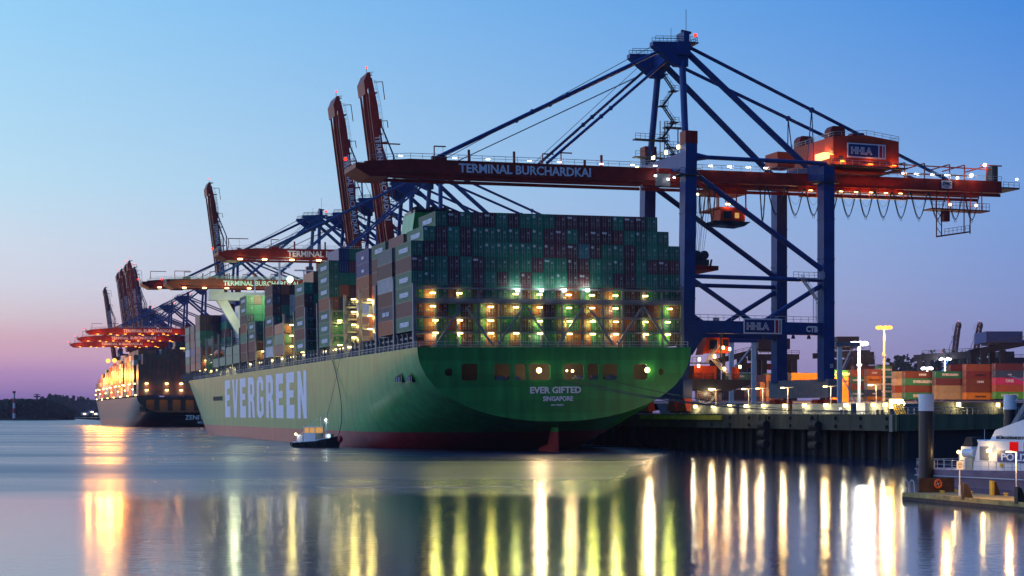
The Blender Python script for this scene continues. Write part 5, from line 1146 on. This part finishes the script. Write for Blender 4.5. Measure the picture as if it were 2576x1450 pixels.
mb = MB(); mb.ring((0, 0, 0), .34, .1, 'y', 26, 8); mb.beam((-.25, 0, -.1), (.25, 0, .12), .05, .03, 1) ; mb.beam((-.14, 0, .24), (.1, 0, -.2), .05, .03, 1); lb_ = mb.build('lifebuoy', ['life_orange', 'letter_white']); lb_.matrix_world = PM @ Matrix.Translation((3.2, -.47, PZ+.78)); tag(lb_, 'orange lifebuoy hanging on the brown screen board', 'lifebuoy')
mb = MB()
for x in (0.15, .75): pts = [(x, .25, -.6), (x, .25, .9), (x+.02, 0, 1.15), (x+.04, -.3, 1.0), (x+.04, -.45, 0)]; mb.path(pts, .03, 6)
for z in (-.3, 0, .3): mb.tube((.15, .25, z), (.75, .25, z), .02, 5)
o = mb.build('boarding_ladder', 'galv'); o.matrix_world = PM @ Matrix.Translation((0, 0, PZ)); tag(o, 'curved steel boarding ladder at the pontoon corner', 'ladder')
cm = MB(); cm.box(-.2, .2, -.12, .12, 0, .06); cm.tube((-.1, 0, 0), (-.1, 0, .22), .05, 8); cm.tube((.1, 0, 0), (.1, 0, .22), .05, 8); cm.tube((-.34, 0, .22), (.34, 0, .22), .05, 8)
CLEAT = cm.mesh('cleat', 'yellow')
def pon_xy(x, y):        # point of the deck seen at column x, row y
    Y = (CAM_Z-PZ)*FPX/(y-1040); v = PM.inverted() @ Vector(((x-1288)/FPX*Y, Y, PZ)); return v.x, v.y
for x, y, lab in ((2374, 1242, 'yellow cleat beside the corner ladder'), (2394+136, 1236, 'yellow cleat behind the white sign post'), (2442, 1243, 'yellow cleat on the pontoon edge between the two timber brackets'), (2550, 1240+8, 'yellow cleat at the foot of the right lamp post'), (2558, 1266, 'yellow cleat nearest the viewer on the pontoon edge')):
    px, py = pon_xy(x if x != 2374 else 2370, y)
    px = min(max(px, .35), 5.1); o = link('cleat', CLEAT, None, PM @ Matrix.Translation((px, min(py, -.3), PZ)) @ Matrix.Rotation(pi/2, 4, 'Z')); tag(o, lab, 'cleat', 'yellow mooring cleats')
def bracket(label, x, y, col):
    px, py = pon_xy(x, y); px = min(max(px, .1), 5.0); o = on_pon('fender_bracket', label, 'bracket', px, py, 'fender brackets on the pontoon'); mb = MB(); mb.box(-.22, .0, -.2, .2, -.1, 1.25, 0); mb.box(.01, .2, -.18, .18, 0, 1.15, 1); mb.prism([(.21, 0), (.75, 0), (.3, 1.1), (.21, 1.1)], -.05, .05, 1); mb.build('frame', [col, 'rust_brown'], o)
bracket('rusty timber fender bracket next to the brown screen board', 2372+0, 1258-4, 'timber'); bracket('dark timber fender bracket on the right part of the pontoon edge', 2482, 1270-4, 'timber'); bracket('yellowish fender bracket at the back of the pontoon by the launch', 2500, 1246, 'yellow')
px, py = pon_xy(2414, 1247); o = on_pon('sign_post', 'white pole with a small white notice board on the pontoon', 'sign', px, py, rz=-A+.05); mb = MB(); mb.tube((0, 0, 0), (0, 0, .9), .09, 10); mb.tube((0, 0, .9), (0, 0, 3.6), .055, 10); mb.build('pole', 'white_paint', o)
mb = MB(); mb.box(-.28, .28, -.1, -.06, 2.25, 2.95); sb = mb.build('notice', 'letter_white', o)
for k, w in enumerate((.32, .4, .4, .24)): 
    mb = MB(); mb.box(-w/2, w/2, -.115, -.101, 2.78-k*.13, 2.82-k*.13); mb.build('text_line', 'letter_black', sb)
px, py = pon_xy(2557, 1256); o = on_pon('lamp_post', 'short white lamp post with lit head on the right of the pontoon', 'lamp post', px, py, rz=-A); mb = MB(); mb.tube((0, 0, 0), (0, 0, 1.0), .1, 10); mb.tube((0, 0, 1.0), (0, 0, 3.9), .055, 10); mb.beam((0, 0, 3.85), (-.55, 0, 3.95), .07); mb.build('pole', 'white_paint', o)
mb = MB(); mb.box(-.22, .22, -.1, .1, -.05, .05); h = mb.build('lamp_head', 'lamp_warm', o); h.location = (-.62, 0, 3.9); light(o, (-.62, -.1, 3.6), 700, '#ffc060', .12)
light(o, (-5.5, 1.0, 4.2), 1000, '#ffb850', .2)  # extra light added over the deck, no fixture hangs here
# police launch
bx = Vector((46.4, 171.5, 0)); ang = atan2(-12.6, 5.6)
pb = thing('police_launch', 'white police launch with lit windows moored behind the pontoon', 'boat', bx, ang); PBM = Matrix.Translation(bx) @ Matrix.Rotation(ang, 4, 'Z')
def hull_small(mb, L, Bm, zd, sheer, mi=0, n=12, bowr=1.2, z0=-.4):
    st = []
    for i in range(n+1):
        x = L*i/n; f = i/n; w = Bm/2*(1-max(0, (f-.55)/.45)**2.2) if f < 1 else .02; w = max(w, .03); zt = zd+sheer*f*f; wb = w*(.86-.25*f); st.append([(x-.0+0*f, -w, zt), (x*1.0, -w*.97, zt-.35), (x-bowr*f*f, -wb, z0), (x-bowr*f*f, wb, z0), (x, w*.97, zt-.35), (x, w, zt)])
    vs = [p for q in st for p in q]; fs = []
    for i in range(n):
        for k in range(5): a_ = i*6+k; fs.append((a_, a_+6, a_+7, a_+1))
    fs.append(tuple(range(6))); mb.add(vs, fs, mi)
    mb.add([p for q in st for p in (q[0], q[5])], [(2*i, 2*i+1, 2*i+3, 2*i+2) for i in range(n)], mi)
    return st
paint('hull_blue', (.035, .04, .10), .3, var=.2); paint('hull_mauve', (.30, .2, .24), .35, var=.3)
mb = MB(); hull_small(mb, 29, 6.2, 1.75, .9); mb.build('hull', 'hull_mauve', pb)
mb = MB()
for y in (-3.15, 3.15): mb.tube((0, y, 1.05), (20, y, 1.15), .07, 6)
mb.tube((-.05, -3.1, 1.72), (-.05, 3.1, 1.72), .08, 6); mb.build('rubbing_strake', 'galv', pb)
mb = MB(); mb.rail([(.1, 3, 1.77), (.1, -3, 1.77), (16, -3, 1.8)], 1.0, 1.1, .03); mb.rail([(.1, 3, 1.77), (16, 3, 1.8)], 1.0, 1.3, .03); mb.build('railing', 'galv', pb)
mb = MB(); mb.prism([(8.4, 1.76), (26, 1.76), (25, 4.9), (9.6, 4.9), (9.1, 5.0), (9.3, 4.6)], -2.5, 2.5); mb.prism([(10.6, 4.91), (22, 4.91), (21, 7.3), (16, 7.2), (11.4, 6.0)], -2.1, 2.1); house = mb.build('deckhouse', 'white_paint', pb)
mb = MB(); mb.box(9.6, 10.9, -2.56, -2.501, 2.9, 4.3); mb.build('door', 'grey_steel', house)
for x in (14.0, 16.0): mb = MB(); mb.box(x, x+1.2, -2.56, -2.501, 4.05-.1, 4.85); mb.build('window', 'window_red', house)
mb = MB(); mb.box(12.2, 20, -2.56, -2.501, 2.75, 3.95); bd = mb.build('name_band', 'sign_blue', house); l = lettering(bd, 'POLIZEI', 1.1, 'letter_white', (15.4, -2.6, 2.98), bold=.02); fit(l, 5.0, .75)
l = lettering(house, 'BÜRGERMEISTER BRAUER', .5, 'letter_black', (15.2, -2.14, 5.1), bold=.02); fit(l, 7.2, .36)
mb = MB(); mb.tube((12.8, -2.56, 2.45), (12.8, -2.5, 2.45), .24, 14); mb.build('porthole', 'yellow', house)
mb = MB(); mb.beam((11.4, 0, 6.0), (14.2, 0, 9.2), .5); mb.beam((14.2, 0, 7), (14.2, 0, 12.0), .45); mb.beam((12.0, 0, 9.0), (16, 0, 9.0), .18); mb.beam((14.2, 0, 10.8), (11.0, 0, 11.6), .1); mb.beam((14.2, 0, 10.2), (14.2, -1, 12.4), .1)
for z in (9.6, 10.4, 11.2): mb.box(13.8, 14.7, -.35, .35, z, z+.15)
mb.build('mast', 'hull_blue' if False else 'grey_steel', pb)
mb = MB(); mb.prism([(4.3, 1.76), (6.9, 1.76), (6.4, 4.2), (4.8, 4.2)], -.9, .9, 0); mb.prism([(4.8, 4.201), (6.4, 4.201), (6.2, 5.2), (5.3, 5.2)], -.7, .7, 1); mb.build('funnel', ['white_paint', 'black_paint'], pb)
mb = MB(); mb.box(6.9, 8.0, -2.2, -1.2, 1.76, 3.1, 0); mb.tube((6.3, -1.7, 3.55), (7.9, -1.7, 3.55), .45, 14, mi=1); mb.build('life_raft_canister', ['beige', 'white_paint'], pb)
mb = MB(); mb.tube((.9, -2.4, 1.76), (.9, -2.4, 2.5), .3, 10); mb.tube((1.9, -2.4, 1.76), (1.9, -2.4, 2.6), .3, 10); mb.ring((.5, -2.9, 2.3), .32, .07, 'x', 14, 5); mb.beam((6.9, .4, 3), (6.9, .4, 6), .05); mb.build('deck_gear', 'galv', pb)
for x, y, z, p in ((4.6, -1.1, 3.6, 110), (11.4, -3.0, 3.9, 140)):
    mb = MB(); mb.ball((0, 0, 0), .2, 8); o = mb.build('lamp', 'lamp_warm', pb); o.location = (x, y, z); light(pb, (x-.2, y-.5, z-.1), p, '#ffce7a', .15)
# small mooring boat by the ship's side
bp = Vector((-48.5, 357, 0)); tb = thing('mooring_boat', 'small black hulled mooring boat with white wheelhouse under the large white letters', 'boat', bp, radians(-32))
mb = MB(); st = hull_small(mb, 12.5, 4.2, 1.1, 1.7, bowr=.8); mb.build('hull', 'black_paint', tb)
mb = MB(); mb.tube((0, -2.1, 1.15), (6.8, -2.12, 1.6), .14, 6); mb.tube((6.8, -2.12, 1.6), (10, -1.5, 2.2), .12, 6); mb.build('rubbing_strake', 'white_paint', tb)
mb = MB(); mb.box(2.9, 6.2, -1.4, 1.4, 1.2, 3.3); mb.box(2.7, 6.4, -1.5, 1.5, 4.55, 4.75); mb.box(.7, 2.3, -1.2, 1.2, 1.1, 2.9); 
for x in (2.95, 4.45, 6.05): mb.box(x-.08, x+.08, -1.42, -1.3, 3.3, 4.56); mb.box(x-.08, x+.08, 1.3, 1.42, 3.3, 4.56)
mb.build('wheelhouse', 'white_paint', tb)
mb = MB(); mb.box(3.0, 6.1, -1.28, 1.28, 3.3, 4.5); mb.build('window_band', 'window_warm', tb)
mb = MB(); mb.tube((8.2, 0, 2), (8.2, 0, 6.3), .12, 8); mb.beam((8.2, 0, 6.2), (8.2, 0, 7.8), .05); mb.beam((7.3, 0, 5.6), (9.1, 0, 5.6), .06); mb.beam((1, 0, 3), (5.8, 0, 6.6), .08); mb.beam((6.6, 0, 6.9), (6.6, 0, 4.6), .07); mb.build('mast', 'white_paint', tb)
mb = MB()
for x in (.1, 1.6, 3.2, 3.9, 5.6, 6.4, 7.2): mb.ring((x, -2.3, .75+.03*x), .33, .14, 'y', 12, 6)
mb.build('tyre_fender', 'rubber', tb)
mb = MB(); mb.ball((12.6, -.6, 1.9), .6, 10, sz=1.4); mb.build('red_buoy', 'red_paint', tb)
mb = MB(); mb.box(8.3, 9.9, -.5, .5, 1.8, 3.1); mb.build('engine_casing', 'white_paint', tb)
for x, y, z, p, nm_ in ((.5, -1.3, 3.0, 45, 'lamp_warm'), (8.2, -.2, 6.2, 40, 'lamp_white')):
    mb = MB(); mb.ball((0, 0, 0), .28, 8); o = mb.build('lamp', nm_, tb); o.location = (x, y, z); light(tb, (x+.2, y-.7, z-.2), p, '#fff4d8' if nm_ == 'lamp_warm' else '#e4fff8', .15)
light(tb, (9.2, -.9, 2.6), 20, '#e4fff8', .1)
TBM = Matrix.Translation(bp) @ Matrix.Rotation(radians(-32), 4, 'Z')
for (s, e, lab, sag) in ((47, (11.9, -.3, 2.9), 'slack dark rope hanging from the ship deck to the small mooring boat', 3.0), (39, (7.4, 0, 4.2), 'taut thin rope running from the ship deck to the small mooring boat', .5)):
    a_ = HM @ Vector((-B-.1, s+(36 if s == 47 else 0)-8, ZD)); a_ = HM @ Vector((-B-.2, 74 if s == 47 else 66, ZD)); b2 = TBM @ Vector(e); mb = MB(); pts = []
    for j in range(15): q = j/14; v = a_.lerp(b2, q); pts.append((v.x+sag*.5*4*q*(1-q), v.y-1.2*4*q*(1-q), v.z-sag*4*q*(1-q)*.6))
    mb.path(pts, .1 if s == 47 else .05, 5); tag(mb.build('tow_rope', 'cable'), lab, 'rope', 'ropes to the mooring boat')
# ================================================================== far shore
def wood(name, label, x0, x1, Y, depth, hfun, n, seed, base=0.0):
    rnd = random.Random(seed); mb = MB(); X0, X1 = (x0-1288)/FPX*Y, (x1-1288)/FPX*Y
    for i in range(n):
        f = rnd.random(); X = X0+(X1-X0)*f; dd = rnd.random()*depth; h = hfun(f)*rnd.uniform(.7, 1.08); z = base+h*rnd.random()**.6; r = rnd.uniform(2.0, 4.6)*(Y/1800)
        for q in range(3):
            a1, a2 = rnd.random()*6.28, rnd.random()*3.14; u = Vector((cos(a1), sin(a1)*.4, sin(a2))).normalized()*r; w = Vector((-sin(a1)*.5, .3, cos(a2))).normalized()*r*.8; c = Vector((X, Y+dd, z))
            mb.add([c-u, c-w, c+u*.8, c+w], [(0, 1, 2, 3)])
    o = mb.build(name, 'foliage'); return tag(o, label, 'woodland', kind='stuff')
wood('treeline', 'dark wooded island on the left horizon', -60, 150, 1800, 60, lambda f: 22 if f < .72 else 22*max(.12, (1-f)/.28)**.35, 2600, 3)
wood('treeline', 'wooded hillside far beyond the island', 90, 520, 3000, 160, lambda f: 32+8*sin(f*17)+6*sin(f*41), 3600, 5)
wood('treeline', 'bushy skyline far behind the yard', 2270, 2500, 1500, 60, lambda f: 62+5*sin(f*20), 1400, 8, base=0)
def bank(name, x0, x1, Y, z, depth):
    X0, X1 = (x0-1288)/FPX*Y, (x1-1288)/FPX*Y; mb = MB(); mb.prism([(X0, -1), (X1, -1), (X1-12, z), (X0, z)], Y-4, Y+depth); tag(mb.build(name, 'foliage'), kind='structure')
bank('island_ground', -80, 159, 1795, 2.2, 70); bank('far_bank', 60, 540, 2990, 3.0, 200)
mb = MB(); X0, X1 = (40-1288)/FPX*3100, (560-1288)/FPX*3100
prof = [(X0, 0)]+[(X0+(X1-X0)*k/24, 26+9*sin(k*.7)+5*sin(k*1.9)) for k in range(25)]+[(X1, 0)]
mb.prism(prof, 3060, 3400); tag(mb.build('far_hills', 'foliage'), kind='structure')
X = (35.5-1288)/FPX*1790; r = thing('lighthouse', 'slender red and white striped beacon tower on the island', 'lighthouse', (X, 1790, 2)); h = hz(989, 1790)-2
mb = MB()
for k in range(5): mb.tube((0, 0, h*k/5), (0, 0, h*(k+1)/5), 1.7-.14*k, 12, r2=1.7-.14*(k+1), mi=k % 2)
mb.build('tower', ['white_paint', 'red_paint'], r); mb = MB(); mb.tube((0, 0, h), (0, 0, h+2.2), 1.9, 12); mb.build('gallery', 'red_paint', r)
X = (93-1288)/FPX*1850; r = thing('radar_tower', 'thin dark mast with a small platform above the island trees', 'tower', (X, 1850, 2)); h = hz(991, 1850)-2
mb = MB(); mb.tube((0, 0, 0), (0, 0, h), 1.5, 8, r2=.9); mb.build('shaft', 'dark_steel', r); mb = MB(); mb.tube((0, 0, h-4), (0, 0, h-2.4), 3.4, 12, r2=3.8); mb.beam((-4, 0, h-1), (4, 0, h-1), .7); mb.build('platform', 'dark_steel', r)
hm_ = MB(); hm_.box(-7, 7, 0, 8, 0, 6); hm_.prism([(-7.6, 6), (7.6, 6), (0, 10)], -.3, 8.3, 1)
HOUSE = hm_.mesh('house', ['white_paint', 'rust_brown']); wm_ = MB(); wm_.box(-2.2, 2.2, -.3, -.05, 1.5, 3.6); WIN = wm_.mesh('window', 'lamp_warm')
for x, y, lab in ((213, 1041, 'tiny lit house on the far wooded bank, left one'), (232, 1036, 'tiny lit house on the far wooded bank, highest one'), (241, 1041, 'tiny lit house on the far wooded bank, right one near the ship')):
    X = (x-1288)/FPX*2970; r = thing('house', lab, 'house', (X, 2970, hz(y, 2970)-3), 0, 'houses on the far bank'); link('wall', HOUSE, r); w_ = link('window', WIN, r)
# tidy up
bpy.context.view_layer.update()

# ================================================================== evening air
m, t, out = nodes('haze'); v = t.nodes.new('ShaderNodeVolumePrincipled'); v.inputs['Color'].default_value = (.85, .8, 1, 1); v.inputs['Density'].default_value = .00004; v.inputs['Anisotropy'].default_value = .3
t.links.new(v.outputs[0], out.inputs['Volume'])
mb = MB(); mb.box(-1600, 1400, -60, 3900, -3, 180); hz_o = mb.build('haze', 'haze'); tag(hz_o, 'thin violet evening haze over the harbour', 'haze', kind='stuff')
